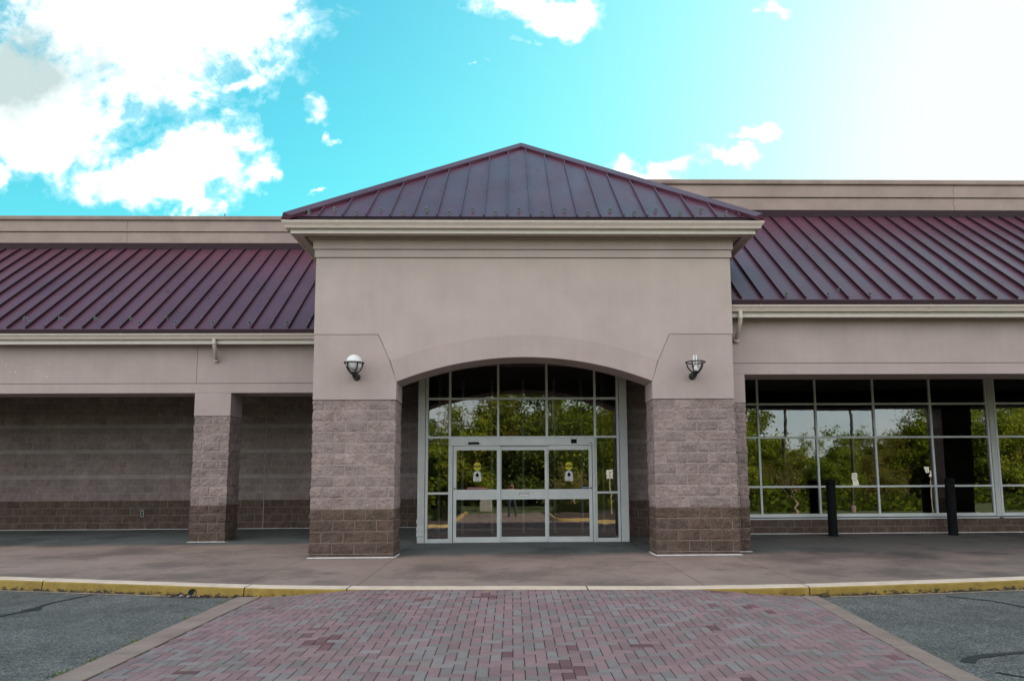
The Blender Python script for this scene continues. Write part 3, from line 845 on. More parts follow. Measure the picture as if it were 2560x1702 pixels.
m, nt, b = nodes('band_concrete')
base = ramp(nt, tex(nt, 2.2, 6, .65), [(.28, (.215, .155, .132)), (.72, (.335, .255, .222))])
L(nt, mix(nt, 1, base, ramp(nt, tex(nt, 130, 3, .7), [(.3, .7), (.7, 1.2)]), 'MULTIPLY'), b.inputs['Base Color']); b.inputs['Roughness'].default_value = .9
bump(nt, b, tex(nt, 130, 3), .5, .005); M['band'] = m
m, nt, b = nodes('kerb_top_paint')
base = ramp(nt, tex(nt, 3, 6, .7), [(.3, (.56, .44, .34)), (.6, (.72, .59, .48)), (.8, (.78, .67, .57))])
L(nt, mix(nt, ramp(nt, tex(nt, 9, 5, .75), [(.66, 0.), (.71, .8)]), base, (.16, .12, .09)), b.inputs['Base Color']); b.inputs['Roughness'].default_value = .8; M['kerb_top'] = m
m, nt, b = nodes('kerb_yellow_paint')
yel = ramp(nt, tex(nt, 4, 6, .7), [(.3, (.19, .125, .022)), (.55, (.30, .205, .036)), (.78, (.36, .27, .08))])
g_ = N(nt, 'ShaderNodeNewGeometry'); sx = N(nt, 'ShaderNodeSeparateXYZ'); L(nt, g_.outputs['Position'], sx.inputs[0])
hgt = math_(nt, 'MULTIPLY_ADD', sx.outputs['Z'], -7.5, 7.5*.115)       # chips and tar splashes gather along the foot of the kerb
chip = math_(nt, 'ADD', tex(nt, 15, 7, .74, sc=(.7, .7, 1.5)), math_(nt, 'MULTIPLY', hgt, .36))
L(nt, mix(nt, ramp(nt, chip, [(.575, 0.), (.63, 1.)]), yel, (.03, .022, .014)), b.inputs['Base Color']); b.inputs['Roughness'].default_value = .75
bump(nt, b, tex(nt, 40, 4), .3, .006); M['kerb_face'] = m
M['tar'] = plain('tar_seal', (.018, .017, .018), .6)
M['gutter_line'] = plain('cement_edge', (.34, .28, .22), .9, var=.25, scale=12)

# the wide ground under everything
mb = MB(); mb.quad((-700, -700, -1.62), (700, -700, -1.62), (700, 700, -1.62), (-700, 700, -1.62))
M['far_ground'] = plain('far_ground', (.10, .12, .055), .95, var=.3, scale=.3)
struct(mb.build('ground', M['far_ground']))
mb = MB()
xs = [-60, -40, -26, -18] + [-13+i*.5 for i in range(53)] + [18, 26, 40, 60]
ys = [-60, -30, -14, -6, 0, 3, 5] + [6+.25*i for i in range(30)]
for i in range(len(xs)-1):
    for j in range(len(ys)-1):
        mb.quad(*[(x, y, road_z(x, y)) for x, y in ((xs[i], ys[j]), (xs[i+1], ys[j]), (xs[i+1], ys[j+1]), (xs[i], ys[j+1]))])
road = struct(mb.build('road', M['asphalt']))
# tar crack seals, slightly proud ribbons that follow the road
def ribbon(pts, wid, name):
    # dense Catmull-Rom through the points
    P = [pts[0]]+pts+[pts[-1]]; D = []
    for i in range(1, len(P)-2):
        for k in range(8):
            t = k/8
            D.append(tuple(.5*((2*P[i][c]) + (P[i+1][c]-P[i-1][c])*t + (2*P[i-1][c]-5*P[i][c]+4*P[i+1][c]-P[i+2][c])*t*t + (3*P[i][c]-P[i-1][c]-3*P[i+1][c]+P[i+2][c])*t**3) for c in (0, 1)))
    D.append(pts[-1]); mb = MB(); prev = None
    for i, p in enumerate(D):
        q, r = D[min(i+1, len(D)-1)], D[max(i-1, 0)]
        dx, dy = q[0]-r[0], q[1]-r[1]; l = math.hypot(dx, dy) or 1
        ww = wid(i/(len(D)-1))*(1+.35*noise.noise(Vector((i*.7, wid(0)*50, 0))))
        a = (p[0]-dy/l*ww, p[1]+dx/l*ww); c = (p[0]+dy/l*ww, p[1]-dx/l*ww)
        if prev: mb.quad(*[(x, y, road_z(x, y)+.005) for x, y in (prev[1], c, a, prev[0])])
        prev = (a, c)
    mb.build(name, M['tar'], road)
ribbon([(-6.9, 8.6), (-6.35, 8.75), (-6.14, 8.97), (-6.10, 9.30), (-6.02, 9.59), (-6.06, 9.85), (-6.10, 10.2), (-5.97, 10.98)], lambda t: .030+.07*math.exp(-((t-.62)/.07)**2), 'crack_seal')
ribbon([(5.80, 10.05), (6.0, 9.82), (6.16, 9.62), (6.25, 9.15), (6.22, 8.5), (6.3, 7.6)], lambda t: .028, 'crack_seal')
ribbon([(3.90, 6.50), (4.02, 6.64), (4.18, 6.73), (4.63, 6.84), (5.1, 6.86), (6.0, 6.8)], lambda t: .055-.025*t, 'crack_seal')
ribbon([(3.93, 6.17), (4.05, 6.01), (4.25, 5.85), (4.7, 5.4)], lambda t: .022, 'crack_seal')
# cement edge along the foot of the kerb
mb = MB()
for xa, xb in ((-13, -4.75), (4.25, 13)):
    n = 40
    for i in range(n):
        a, c = xa+(xb-xa)*i/n, xa+(xb-xa)*(i+1)/n
        w1, w2 = .05+.025*noise.noise(Vector((a*3, 0, 0))), .05+.025*noise.noise(Vector((c*3, 0, 0)))
        mb.quad(*[(x, y, road_z(x, y)+.006) for x, y in ((a, kerb_y(a)-.02-w1), (c, kerb_y(c)-.02-w2), (c, kerb_y(c)+.02), (a, kerb_y(a)+.02))])
mb.build('cement_edge', M['gutter_line'], road)

# kerb: cast segments with open joints, worn pale top, yellow face
KJ = [-40, -30, -22, -16.5, -13.2, -10.3, -7.86, -6.92, -3.68, -2.24, 1.0, 3.98, 7.9, 11.4, 15, 20, 30, 40]
mb = MB()
for a, c in zip(KJ[:-1], KJ[1:]):
    a, c = a+.008, c-.008; n = max(2, int((c-a)/.25))
    xs_ = [a+(c-a)*i/n for i in range(n+1)]
    prof = [(.30, -1.366, 0), (.045, -1.368, 0), (.018, -1.375, 0), (.004, -1.392, 1), (-.012, -1.60, 1)]
    base = len(mb.v)
    for x in xs_:
        y = kerb_y(x); w_ = .004*noise.noise(Vector((x*2.3, 1, 0)))
        zk = walk_z(y+.3)+1.365
        for o, z, _ in prof: mb.v.append((x, y+o+w_, z+w_*.6+(zk if z > -1.5 else 0)))
    k = len(prof)
    for i in range(n):
        for j in range(k-1):
            mb.f.append((base+i*k+j+1, base+(i+1)*k+j+1, base+(i+1)*k+j, base+i*k+j)); mb.m.append(1 if j >= 2 else 0)
    for e in (0, n):
        mb.f.append(tuple(base+e*k+j for j in range(k))); mb.m.append(2)
    # dark core behind the joint
    x = c+.008; y = kerb_y(x)
    mb.box(x-.02, x+.02, y+.02, y+.29, -1.6, -1.378, 2)
kerb = struct(mb.build('kerb', [M['kerb_top'], M['kerb_face'], M['joint']]))
# drain outlet through the kerb face, with blown leaves under it
hx = -4.45; hy_ = kerb_y(hx)
mb = MB()
n = 18; R0, R1 = .062, .048
ring = []
for r_, y in ((R0, hy_-.004), (R0, hy_-.016), (R1, hy_-.016), (R1, hy_-.006)):
    ring.append([(hx+r_*math.cos(2*math.pi*i/n), y, -1.455+r_*math.sin(2*math.pi*i/n)) for i in range(n)])
for a, c in zip(ring[:-1], ring[1:]):
    for i in range(n):
        j = (i+1) % n; mb.quad(a[i], a[j], c[j], c[i])
mb.poly(ring[-1], 0)
mb.build('drain_outlet', [M['seal']], kerb)
mb = MB(); R2 = random.Random(3)
for i in range(150):
    x = hx+R2.gauss(.0, .17); y = hy_-.03-abs(R2.gauss(0, .05)); s = R2.uniform(.012, .032); a = R2.uniform(0, 6.28); z = road_z(x, y)+.008+R2.random()*.02
    mb.quad((x+s*math.cos(a), y+s*math.sin(a), z), (x-s*.5*math.sin(a), y+s*.5*math.cos(a), z+R2.uniform(0, .015)), (x-s*math.cos(a), y-s*math.sin(a), z+R2.uniform(0, .012)), (x+s*.5*math.sin(a), y-s*.5*math.cos(a), z), R2.choice((0, 0, 1, 2)))
lv = [plain('dry_leaf', c, .9) for c in ((.10, .045, .022), (.19, .10, .05), (.45, .44, .44))]
o = mb.build('leaf_litter', lv, origin=(hx, hy_-.05, -1.5)); struct(o, 'stuff'); tag(o, 'brown dry leaves gathered under the drain hole in the yellow kerb', 'leaves')

# sidewalk: cast slabs with open joints over a dirt bed
JX = [-40, -34, -28, -22, -18, -14.2, -12, -10.3, -8.65, -7.03, -5.42, -3.80, -2.16, 2.62, 4.06, 5.7, 7.35, 9.0, 10.6, 12.3, 14.2, 18, 22, 28, 34, 40]
mb = MB()
g = .0045
for a, c in zip(JX[:-1], JX[1:]):
    n = max(1, int((c-a)/.5))
    xsx = [a+g+(c-a-2*g)*i/n for i in range(n+1)]
    centre = a > -3 and c < 3
    rows = [[None, 13.88], [13.88, 16.9], [16.9, 17.96], [17.96, 21.5]] if not centre else [[None, 13.9], [13.9, 16.66], [16.66, 21.5]]
    for y0, y1 in rows:
        gap = 0 if centre or y0 in (16.9,) else g
        gap1 = 0 if centre or y1 in (17.96, ) else g
        for xa, xb in zip(xsx[:-1], xsx[1:]):
            ya = (kerb_y(xa)+.299, kerb_y(xb)+.299) if y0 is None else (y0+gap, y0+gap)
            yb = y1-gap1
            mb.quad((xa, ya[0], walk_z(ya[0])), (xb, ya[1], walk_z(ya[1])), (xb, yb, walk_z(yb)), (xa, yb, walk_z(yb)))
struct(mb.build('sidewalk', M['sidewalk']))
mb = MB()
yy_ = [10.2, 13.9, 16.67, 17.96, 21.5]
xs_ = [-40+i for i in range(81)]
for xa, xb in zip(xs_[:-1], xs_[1:]):
    yl = [None]+yy_[1:]
    for i in range(len(yy_)-1):
        A = kerb_y(xa)+.29 if i == 0 else yy_[i]; A2 = kerb_y(xb)+.29 if i == 0 else yy_[i]
        mb.quad((xa, A, walk_z(A)-.012), (xb, A2, walk_z(A2)-.012), (xb, yy_[i+1], walk_z(yy_[i+1])-.012), (xa, yy_[i+1], walk_z(yy_[i+1])-.012))
struct(mb.build('sidewalk_bed', M['joint']))

# brick crossing: herringbone pavers, every brick a chamfered block with its own colour
m, nt, b = nodes('paver_brick')
at = N(nt, 'ShaderNodeAttribute', attribute_name='Col')
spk = ramp(nt, tex(nt, 230, 3, .7), [(.3, .62), (.5, 1.0), (.7, 1.35)])
dirt = ramp(nt, tex(nt, 1.4, 5, .6), [(.3, .88), (.7, 1.08)])
L(nt, mix(nt, 1, mix(nt, 1, at.outputs['Color'], spk, 'MULTIPLY'), dirt, 'MULTIPLY'), b.inputs['Base Color']); b.inputs['Roughness'].default_value = .85
b.inputs['Specular IOR Level'].default_value = .3
bump(nt, b, tex(nt, 230, 3), .4, .003); M['paver'] = m
mb = MB(); mb.col = []; R3 = random.Random(11)
U = .1003; Y0, Y1 = 3.58, 11.0
def brick(x0, x1, y0, y1, grow):
    xm, ym = (x0+x1)/2, (y0+y1)/2
    if ym > kerb_y(xm)+.06: return
    rr = right_edge(ym)
    x0, x1 = max(x0, LEFT_EDGE), min(x1, rr)
    if x1-x0 < .025: return
    gx = .0036; ch = .005
    z = paver_z(xm, ym); tz = R3.gauss(0, .0009)
    dzx = (paver_z(xm+.05, ym)-paver_z(xm-.05, ym))/.1; dzy = (paver_z(xm, ym+.05)-paver_z(xm, ym-.05))/.1
    zz = lambda x, y, d: z+tz+dzx*(x-xm)+dzy*(y-ym)-d
    n = len(mb.v)
    for ins, d in ((gx, .028), (gx, .0045), (gx+ch, 0)):
        for x, y in ((x0+ins, y0+ins), (x1-ins, y0+ins), (x1-ins, y1-ins), (x0+ins, y1-ins)): mb.v.append((x, y, zz(x, y, d)))
    for lv_ in (0, 4):
        for i in range(4):
            j = (i+1) % 4; mb.f.append((n+lv_+i, n+lv_+j, n+lv_+4+j, n+lv_+4+i)); mb.m.append(0)
    mb.f.append((n+8, n+9, n+10, n+11)); mb.m.append(0)
    clus = noise.noise(Vector((xm*1.3, ym*1.3, 5)))
    u = R3.random()
    if clus > .42 and u < .30 or u < .008: c = (.165, .088, .094)
    elif u < .31+.15*noise.noise(Vector((xm*.5, ym*.5, 9))): c = (.228, .196, .198)
    elif u < .38: c = (.218, .176, .166)
    elif u < .78: c = (.255, .166, .172)
    else: c = (.242, .164, .170)
    k = R3.uniform(.86, 1.14)
    mb.col += [tuple(v*k for v in c)+(1,)]*12
NX, NY = 38, int((Y1-Y0)/U)+2
for cy in range(-1, NY):
    for cx in range(-NX, NX+6):
        k = (cx-cy) % 4
        x, y = cx*U, Y0+cy*U
        if x < LEFT_EDGE-.2 or x > 4.2: continue
        if k == 0: brick(x, x+2*U, y, y+U, 0)
        elif k == 3: brick(x, x+U, y, y+2*U, 0)
pv = struct(mb.build('brick_crossing', M['paver']))
mb = MB(); n = 60
for j in range(n):
    ya, yb = Y0+(11.0-Y0)*j/n, Y0+(11.0-Y0)*(j+1)/n
    for i in range(20):
        ta, tb = i/20, (i+1)/20
        P_ = []
        for t, y in ((ta, ya), (tb, ya), (tb, yb), (ta, yb)):
            x = LEFT_EDGE+(right_edge(y)-LEFT_EDGE)*t; P_.append((x, y, paver_z(x, y)-.007))
        mb.quad(*P_)
struct(mb.build('paving_sand', plain('joint_sand', (.040, .028, .024), .95)))
# concrete edging bands of the crossing
mb = MB()
def band_strip(xa, xb):
    cuts = [3.58, 5.4, 7.17, 10.6]
    for y0, y1 in zip(cuts[:-1], cuts[1:]):
        n = 12; y0, y1 = y0+.004, y1-.004
        for j in range(n):
            ya, yb = y0+(y1-y0)*j/n, y0+(y1-y0)*(j+1)/n
            def edge(y, s):
                x = xb(y) if s else xa(y); inn = min(max(x, LEFT_EDGE+.001), right_edge(y)-.001)
                jit = .012*noise.noise(Vector((y*3.1, s*7, 2)))
                inside = (s == 1) == (xa(1) < 0)
                return (x+(0 if inside else jit), y, paver_z(inn, y)+.003-(0 if inside else .010))
            A, B_, C_, D_ = edge(ya, 0), edge(ya, 1), edge(yb, 1), edge(yb, 0)
            mb.quad(A, B_, C_, D_)
            for p, q in ((A, D_), (B_, C_)): mb.quad(p, q, (q[0], q[1], q[2]-.08), (p[0], p[1], p[2]-.08))
band_strip(lambda y: -3.735-.006*(y-6), lambda y: LEFT_EDGE-.004)
band_strip(lambda y: right_edge(y)+.004, lambda y: right_edge(y)+.235)
struct(mb.build('concrete_edging', M['band']))
# tufts of weed along the edging
mb = MB(); R4 = random.Random(5)
for cx, cy, rr in ((-3.76, 6.42, .07), (-3.755, 6.95, .05), (-3.76, 7.72, .10), (-3.77, 8.95, .045), (-3.79, 10.1, .06), (-3.75, 5.6, .06)):
    for i in range(34):
        x = cx-abs(R4.gauss(0, .018)); y = cy+R4.gauss(0, rr); h = R4.uniform(.008, .024); a = R4.uniform(0, 6.28); w_ = .006
        z = road_z(x, y)
        dx, dy = w_*math.cos(a), w_*math.sin(a); lx, ly = R4.gauss(0, .014), R4.gauss(0, .014)
        mb.quad((x-dx, y-dy, z), (x+dx, y+dy, z), (x+dx*.3+lx, y+dy*.3+ly, z+h), (x-dx*.3+lx, y-dy*.3+ly, z+h))
o = mb.build('weeds', plain('weed_leaf', (.11, .16, .02), .7, var=.3)); struct(o, 'stuff'); tag(o, 'small green weeds growing along the concrete edging of the brick crossing', 'weeds')

# ================================================================== FIXTURES
def cage(mb, x, y, z, R=.178, drop=.185):
    n = 40; y0 = y
    pts = [(x+R*math.cos(2*math.pi*i/n), y0+R*math.sin(2*math.pi*i/n), z) for i in range(n+1)]
    mb.tube(pts, .0125, 8, caps=False)
    for k in range(5):
        a = 2*math.pi*(k+.25)/5; P_ = []
        for t in range(9):
            u = t/8*math.pi/2*.86
            r = R*.90*math.cos(u); P_.append((x+r*math.cos(a), y0+r*math.sin(a), z-drop*math.sin(u)/math.sin(math.pi/2*.86)))
        mb.tube([(x+R*math.cos(a), y0+R*math.sin(a), z)]+P_, .0125, 6)
    mb.lathe([(.0, z-drop-.035), (.045, z-drop-.032), (.075, z-drop-.012), (.082, z-drop+.012), (.070, z-drop+.020), (.0, z-drop+.020)], x, y0, 20)
    # arm back to the wall and round wall plate
    mb.tube([(x, y0, z-drop-.012), (x, y0+.09, z-drop-.05), (x, y0+.18, z-drop-.055), (x, 13.895, z-drop-.04)], [.045, .042, .040, .045], 12)
    mb.tube([(x, 13.87, z-drop-.04), (x, 13.900, z-drop-.04)], [.062, .068], 20)
LX, LZ, LY = -2.93, 2.272, 13.62
lamp = thing('wall_lamp', (LX, LY, LZ-.2), 'globe wall lamp with intact white ball in black cage on stucco', 'wall lamp', 'wall lamps beside the arch')
mb = MB(); cage(mb, LX, LY, LZ); mb.build('cage', M['lamp_metal'], lamp, smooth=True)
mb = MB(); r_ = .147; zc = LZ+.012
mb.lathe([(max(.0005, r_*math.sin(math.pi*i/18)), zc-r_*math.cos(math.pi*i/18)) for i in range(19)], LX, LY, 32); mb.build('globe', M['lamp_white'], lamp, smooth=True)
RX = 3.435
lamp2 = thing('wall_lamp', (RX, LY, LZ-.2), 'broken wall lamp missing its globe, bare white tubes inside black cage', 'wall lamp', 'wall lamps beside the arch')
mb = MB(); cage(mb, RX, LY, LZ); mb.build('cage', M['lamp_metal'], lamp2, smooth=True)
mb = MB()
for dx in (-.028, .018):
    for dy in (-.015, .02):
        mb.tube([(RX+dx, LY+dy, LZ-.06), (RX+dx, LY+dy, LZ+.125)], .011, 8)
    mb.tube([(RX+dx, LY-.015, LZ+.118), (RX+dx, LY, LZ+.132), (RX+dx, LY+.02, LZ+.118)], .011, 8)
mb.build('tube_bulb', M['lamp_white'], lamp2, smooth=True)
mb = MB(); mb.lathe([(0, LZ-.16), (.05, LZ-.16), (.052, LZ-.115), (.03, LZ-.105), (.028, LZ-.058), (0, LZ-.058)], RX, LY, 16); mb.build('lamp_socket', M['lamp_white'], lamp2)

def bollard(x, y, zt, lab):
    z0 = walk_z(y); b_ = thing('bollard', (x, y, z0), lab, 'bollard', 'black bollards before the shop windows')
    mb = MB(); R = .104
    mb.lathe([(R+.004, z0-.02), (R+.004, z0+.02), (R, z0+.03), (R, zt-.262), (R-.006, zt-.258), (R-.006, zt-.250), (R, zt-.246), (R+.002, zt-.135), (R-.008, zt-.128), (R-.008, zt-.118), (R, zt-.112)], x, y, 36)
    mb.build('sleeve', M['black'], b_, smooth=False)
    mb = MB()
    mb.lathe([(R, zt-.1115), (R+.010, zt-.105), (R+.010, zt-.045), (R-.002, zt-.020), (R-.035, zt-.004), (0.0005, zt)], x, y, 36)
    mb.build('cap', M['black'], b_, smooth=True)
    return b_
bollard(7.51, 17.45, .107, 'black capped bollard nearer the stone pier, in front of the shop window')
bollard(10.36, 17.45, .127, 'black capped bollard farther from the arch, near the wide window post')

# small things on the building
o = thing('outlet', (-10.34, 21.18, -.71), 'small pale outlet box low on the dark block wall under the walkway', 'outlet')
mb = MB(); mb.box(-10.395, -10.285, 21.150, 21.205, -.80, -.615); mb.build('cover', plain('outlet_paint', (.25, .28, .27), .5), o, bevel=.008)
mb = MB(); mb.box(-10.365, -10.315, 21.146, 21.1495, -.70, -.65); mb.box(-10.365, -10.315, 21.146, 21.1495, -.77, -.72); mb.build('socket', M['black'], o)
o = thing('antenna', (-8.37, 21.0, 7.75), 'thin white whip antenna standing on the parapet', 'antenna')
mb = MB(); mb.tube([(-8.37, 21.0, 7.92), (-8.375, 21.0, 8.32)], .0125, 6); mb.build('whip', M['white'], o)
mb = MB(); mb.tube([(-8.37, 21.0, 7.74), (-8.37, 21.0, 7.93)], .022, 6); mb.build('mount', plain('antenna_mount', (.05, .15, .25), .5), o)
# ================================================================== ACROSS THE DRIVE (seen mirrored in the glass)
GZ = -1.53
def leaf_mat(name, c):
    m, nt, b = nodes(name)
    L(nt, ramp(nt, tex(nt, 1.7, 3), [(.3, tuple(v*.65 for v in c)), (.7, tuple(v*1.35 for v in c))]), b.inputs['Base Color'])
    b.inputs['Roughness'].default_value = .65; b.inputs['Specular IOR Level'].default_value = .25
    tl = N(nt, 'ShaderNodeBsdfTranslucent'); tl.inputs[0].default_value = tuple(min(1, v*1.5) for v in c)+(1,)
    mx = N(nt, 'ShaderNodeMixShader'); mx.inputs[0].default_value = .45; L(nt, b.outputs[0], mx.inputs[1]); L(nt, tl.outputs[0], mx.inputs[2]); L(nt, mx.outputs[0], nt.nodes['Material Output'].inputs['Surface'])
    return m
LEAF = [leaf_mat('leaf_spring', (.29, .32, .028)), leaf_mat('leaf_mid', (.17, .22, .022)), leaf_mat('leaf_dark', (.09, .125, .02)), leaf_mat('leaf_bronze', (.20, .165, .04))]
BARK = plain('bark', (.10, .075, .055), .95, var=.3, scale=5); BARK2 = plain('pale_bark', (.30, .22, .15), .9, var=.25, scale=5)
def tree_kind(name, seed, h, spread, mat, low=.12, dens=1.0, leaf=.20, bark=None, bare=False, label='', cat='tree'):
    R_ = random.Random(seed); t = thing(name, (0, 0, -200+GZ), label, cat)
    base = -200+GZ; tips = []; mb = MB()
    def branch(p, d, ln, r, depth):
        q = p; pts = [tuple(q)]; rr = [r]; dd = d.copy()
        for k in range(4):
            dd = (dd + Vector((R_.gauss(0, .13), R_.gauss(0, .13), R_.gauss(.03, .07)))).normalized()
            q = q + dd*ln/4; pts.append(tuple(q)); rr.append(r*(1-.16*(k+1)))
            if depth > 0: tips.append((q.copy(), depth))
        mb.tube(pts, rr, 5 if depth else 8, caps=False)
        if depth < 3:
            for k in range(R_.randint(3, 4)):
                f = R_.uniform(.35, 1); i = min(3, int(f*4)); bp = Vector(pts[i+1])
                a = R_.uniform(0, 2*math.pi)
                nd = (dd*.62 + Vector((math.cos(a), math.sin(a), R_.uniform(-.1, .5)))*.72).normalized()
                branch(bp, nd, ln*R_.uniform(.5, .72), rr[i+1]*.6, depth+1)
    p0 = Vector((0, 0, base-.05)); trunk_top = h*(.55 if not bare else .34)
    nseg = 7; P_, rr = [], []
    for i in range(nseg+1):
        P_.append((R_.gauss(0, .03*i), R_.gauss(0, .03*i), base-.05+trunk_top*i/nseg)); rr.append(h*.018*(1.25-.75*i/nseg))
    mb.tube(P_, rr, 9, caps=False)
    nb = 13 if not bare else 7
    for k in range(nb):
        f = low + (1-low)*(k+.5)/nb if not bare else R_.uniform(.7, 1)
        i = min(nseg, max(1, int(f*nseg))); a = k*2.4+R_.uniform(-.4, .4)
        up = .15+.75*f if not bare else .95
        d = Vector((math.cos(a), math.sin(a), up)).normalized()
        branch(Vector(P_[i]), d, h*spread*(1.05-.45*f if not bare else .62), rr[i]*(.5 if not bare else .62), 1)
    branch(Vector(P_[-1]), Vector((0, 0, 1)), h*.28, rr[-1]*.8, 1)
    mb.build('trunk', bark or BARK, t, smooth=True)
    mb = MB()
    for tip, dep in tips:
        if tip.z < base+h*low*.6: continue
        nl = int(R_.uniform(6, 24)*dens*(1 if dep > 1 else .6)); rad = h*R_.uniform(.022, .055)
        for i in range(nl):
            c = tip + Vector((R_.gauss(0, rad), R_.gauss(0, rad), R_.gauss(0, rad*.75)))
            s = leaf*R_.uniform(.6, 1.3)
            u = Vector((R_.gauss(0, 1), R_.gauss(0, 1), R_.gauss(0, 1))).normalized(); w_ = u.orthogonal().normalized()*s*.45; u = u*s*.6
            mb.poly([tuple(c-u), tuple(c+w_), tuple(c+u), tuple(c-w_)], 0 if R_.random() < .8 else 1)
    mb.build('crown', [mat, LEAF[0] if mat is not LEAF[0] else LEAF[1]], t)
    return t
kinds = [tree_kind('broadleaf_tree', 1, 10.0, .34, LEAF[0], dens=1.0),
         tree_kind('broadleaf_tree', 2, 10.0, .30, LEAF[1], dens=1.15),
         tree_kind('broadleaf_tree', 3, 10.0, .27, LEAF[2], low=.08, dens=1.3),
         tree_kind('broadleaf_tree', 4, 10.0, .30, LEAF[3], dens=.7, leaf=.17),
         tree_kind('birch_tree', 5, 10.0, .22, LEAF[0], dens=.8, leaf=.16, bark=BARK2)]
KLAB = ['bright spring green spreading tree', 'mid green rounded tree', 'dark green dense tree', 'bronze budding thin tree', 'slender pale barked tree']
used = set()
RT = random.Random(21)
spots = []
def wood_height(x, y):
    D_ = (33.3 if x < 12 else 36)+abs(y); px = 1280+1850*x/D_
    for lim, t in ((1140, 1060), (1190, 1005), (1570, 930), (1870, 960), (2235, 1085), (9999, 1005)):
        if px < lim: return (1213-t)*D_/1850+1.5
for y0, y1, x0, x1, st in ((-15.5, -13, -12, 44, 2.3), (-20, -17.5, -14, 48, 2.9), (-26, -23, -17, 54, 3.6)):
    x = x0
    while x < x1:
        y = RT.uniform(y0, y1); spots.append((x, y, wood_height(x, y)*RT.uniform(.90, 1.05))); x += st*RT.uniform(.8, 1.2)
PLACES = ['across the drive', 'beyond the parking lot']
for i, (x, y, h) in enumerate(spots):
    k = RT.choice([0, 0, 1, 1, 2, 3, 4])
    if k in used: o = copy_tree(kinds[k], (x, y, GZ), RT.uniform(0, 6.28), h/10)
    else:
        used.add(k); o = kinds[k]; o.location = (x, y, GZ+E); o.rotation_euler = (0, 0, RT.uniform(0, 6.28)); o.scale = (h/10,)*3
    o['label'] = KLAB[k]+' in the wood mirrored in the glass'; o['group'] = 'trees of the same kind in the wood: '+KLAB[k]
# undergrowth at the foot of the wood
mb = MB(); R5 = random.Random(8)
for i in range(14000):
    x = R5.uniform(-16, 48); y = R5.uniform(-17, -10.5 if x < 13 else -8.0) if not -4.5 < x < 2 else R5.uniform(-17, -13.5); hh = 2.0*(.55+.45*noise.noise(Vector((x*.5, y*.5, 3))))
    z = GZ+R5.uniform(0, max(.3, hh)); s = R5.uniform(.16, .34)
    u = Vector((R5.gauss(0, 1), R5.gauss(0, 1), R5.gauss(0, 1))).normalized(); w_ = u.orthogonal().normalized()*s*.45; u = u*s*.6; c = Vector((x, y, z))
    mb.poly([tuple(c-u), tuple(c+w_), tuple(c+u), tuple(c-w_)], R5.choice((0, 1, 1, 2)))
o = struct(mb.build('undergrowth', LEAF[:3]), 'stuff'); tag(o, 'low leafy undergrowth along the foot of the wood mirrored in the glass', 'undergrowth')
mb = MB(); mb.quad((-5.6, -13.5, GZ+.06), (2.4, -13.5, GZ+.06), (2.4, -4.0, GZ+.02), (-5.6, -4.0, GZ+.02))
M['lawn'] = plain('lawn_grass', (.075, .105, .022), .95, var=.35, scale=2.5); struct(mb.build('lawn', M['lawn']))
mb = MB(); mb.quad((-60, -70, GZ+.035), (80, -70, GZ+.035), (80, -4.0, GZ+.005), (-60, -4.0, GZ+.005)); struct(mb.build('woodland_floor', plain('leaf_mould', (.035, .028, .018), .95, var=.4, scale=3)))
# far side of the drive: sunlit yellow kerb, planting beds and the ramp where the crossing ends
M['isl_yellow'] = plain('far_kerb_paint', (.46, .33, .13), .7, var=.2, scale=4)
M['mulch'] = plain('mulch', (.07, .042, .03), .95, var=.4, scale=14)
def rounded(pts, r=.6):
    (x0, y0), (xc, yc), (x1, y1) = pts
    ux, uy = (x0-xc), (y0-yc); l = math.hypot(ux, uy); ux, uy = ux/l, uy/l
    vx, vy = (x1-xc), (y1-yc); l = math.hypot(vx, vy); vx, vy = vx/l, vy/l
    out = [(x0, y0)]
    for k in range(9):
        a = math.pi/2*k/8
        out.append((xc+ux*r*(1-math.sin(a))+vx*r*(1-math.cos(a)), yc+uy*r*(1-math.sin(a))+vy*r*(1-math.cos(a))))
    return out+[(x1, y1)]
kp = [(-.14, GZ-.05), (0, GZ-.05), (-.012, GZ+.10), (-.035, GZ+.13), (-.14, GZ+.13)]
for pth in (rounded([(60, 3.55), (1.6, 3.55), (1.6, -4.0)]), rounded([(-2.2, -4.0), (-2.2, 3.55), (-60, 3.55)])):
    mb = MB(); mb.sweep(kp, pth); struct(mb.build('far_kerb', M['isl_yellow']))
mb = MB(); mb.quad((-2.2, -4.0, GZ+.012), (1.6, -4.0, GZ+.012), (1.6, 3.57, GZ+.008), (-2.2, 3.57, GZ+.008)); struct(mb.build('far_path', M['band']))
mb = MB(); mb.quad((1.85, -4.2, GZ+.12), (13.5, -4.2, GZ+.12), (13.5, 3.3, GZ+.12), (1.85, 3.3, GZ+.12)); struct(mb.build('planting_bed', M['mulch']))
mb = MB(); mb.quad((-14, -4.2, GZ+.12), (-2.45, -4.2, GZ+.12), (-2.45, 3.3, GZ+.12), (-14, 3.3, GZ+.12)); struct(mb.build('planting_bed', M['mulch']))
mb = MB(); mb.quad((13.5, -8.5, GZ+.12), (60, -8.5, GZ+.12), (60, 3.3, GZ+.12), (13.5, 3.3, GZ+.12)); struct(mb.build('lawn', M['lawn']))
mb = MB(); mb.quad((-60, -8.5, GZ+.12), (-14, -8.5, GZ+.12), (-14, 3.3, GZ+.12), (-60, 3.3, GZ+.12)); struct(mb.build('lawn', M['lawn']))
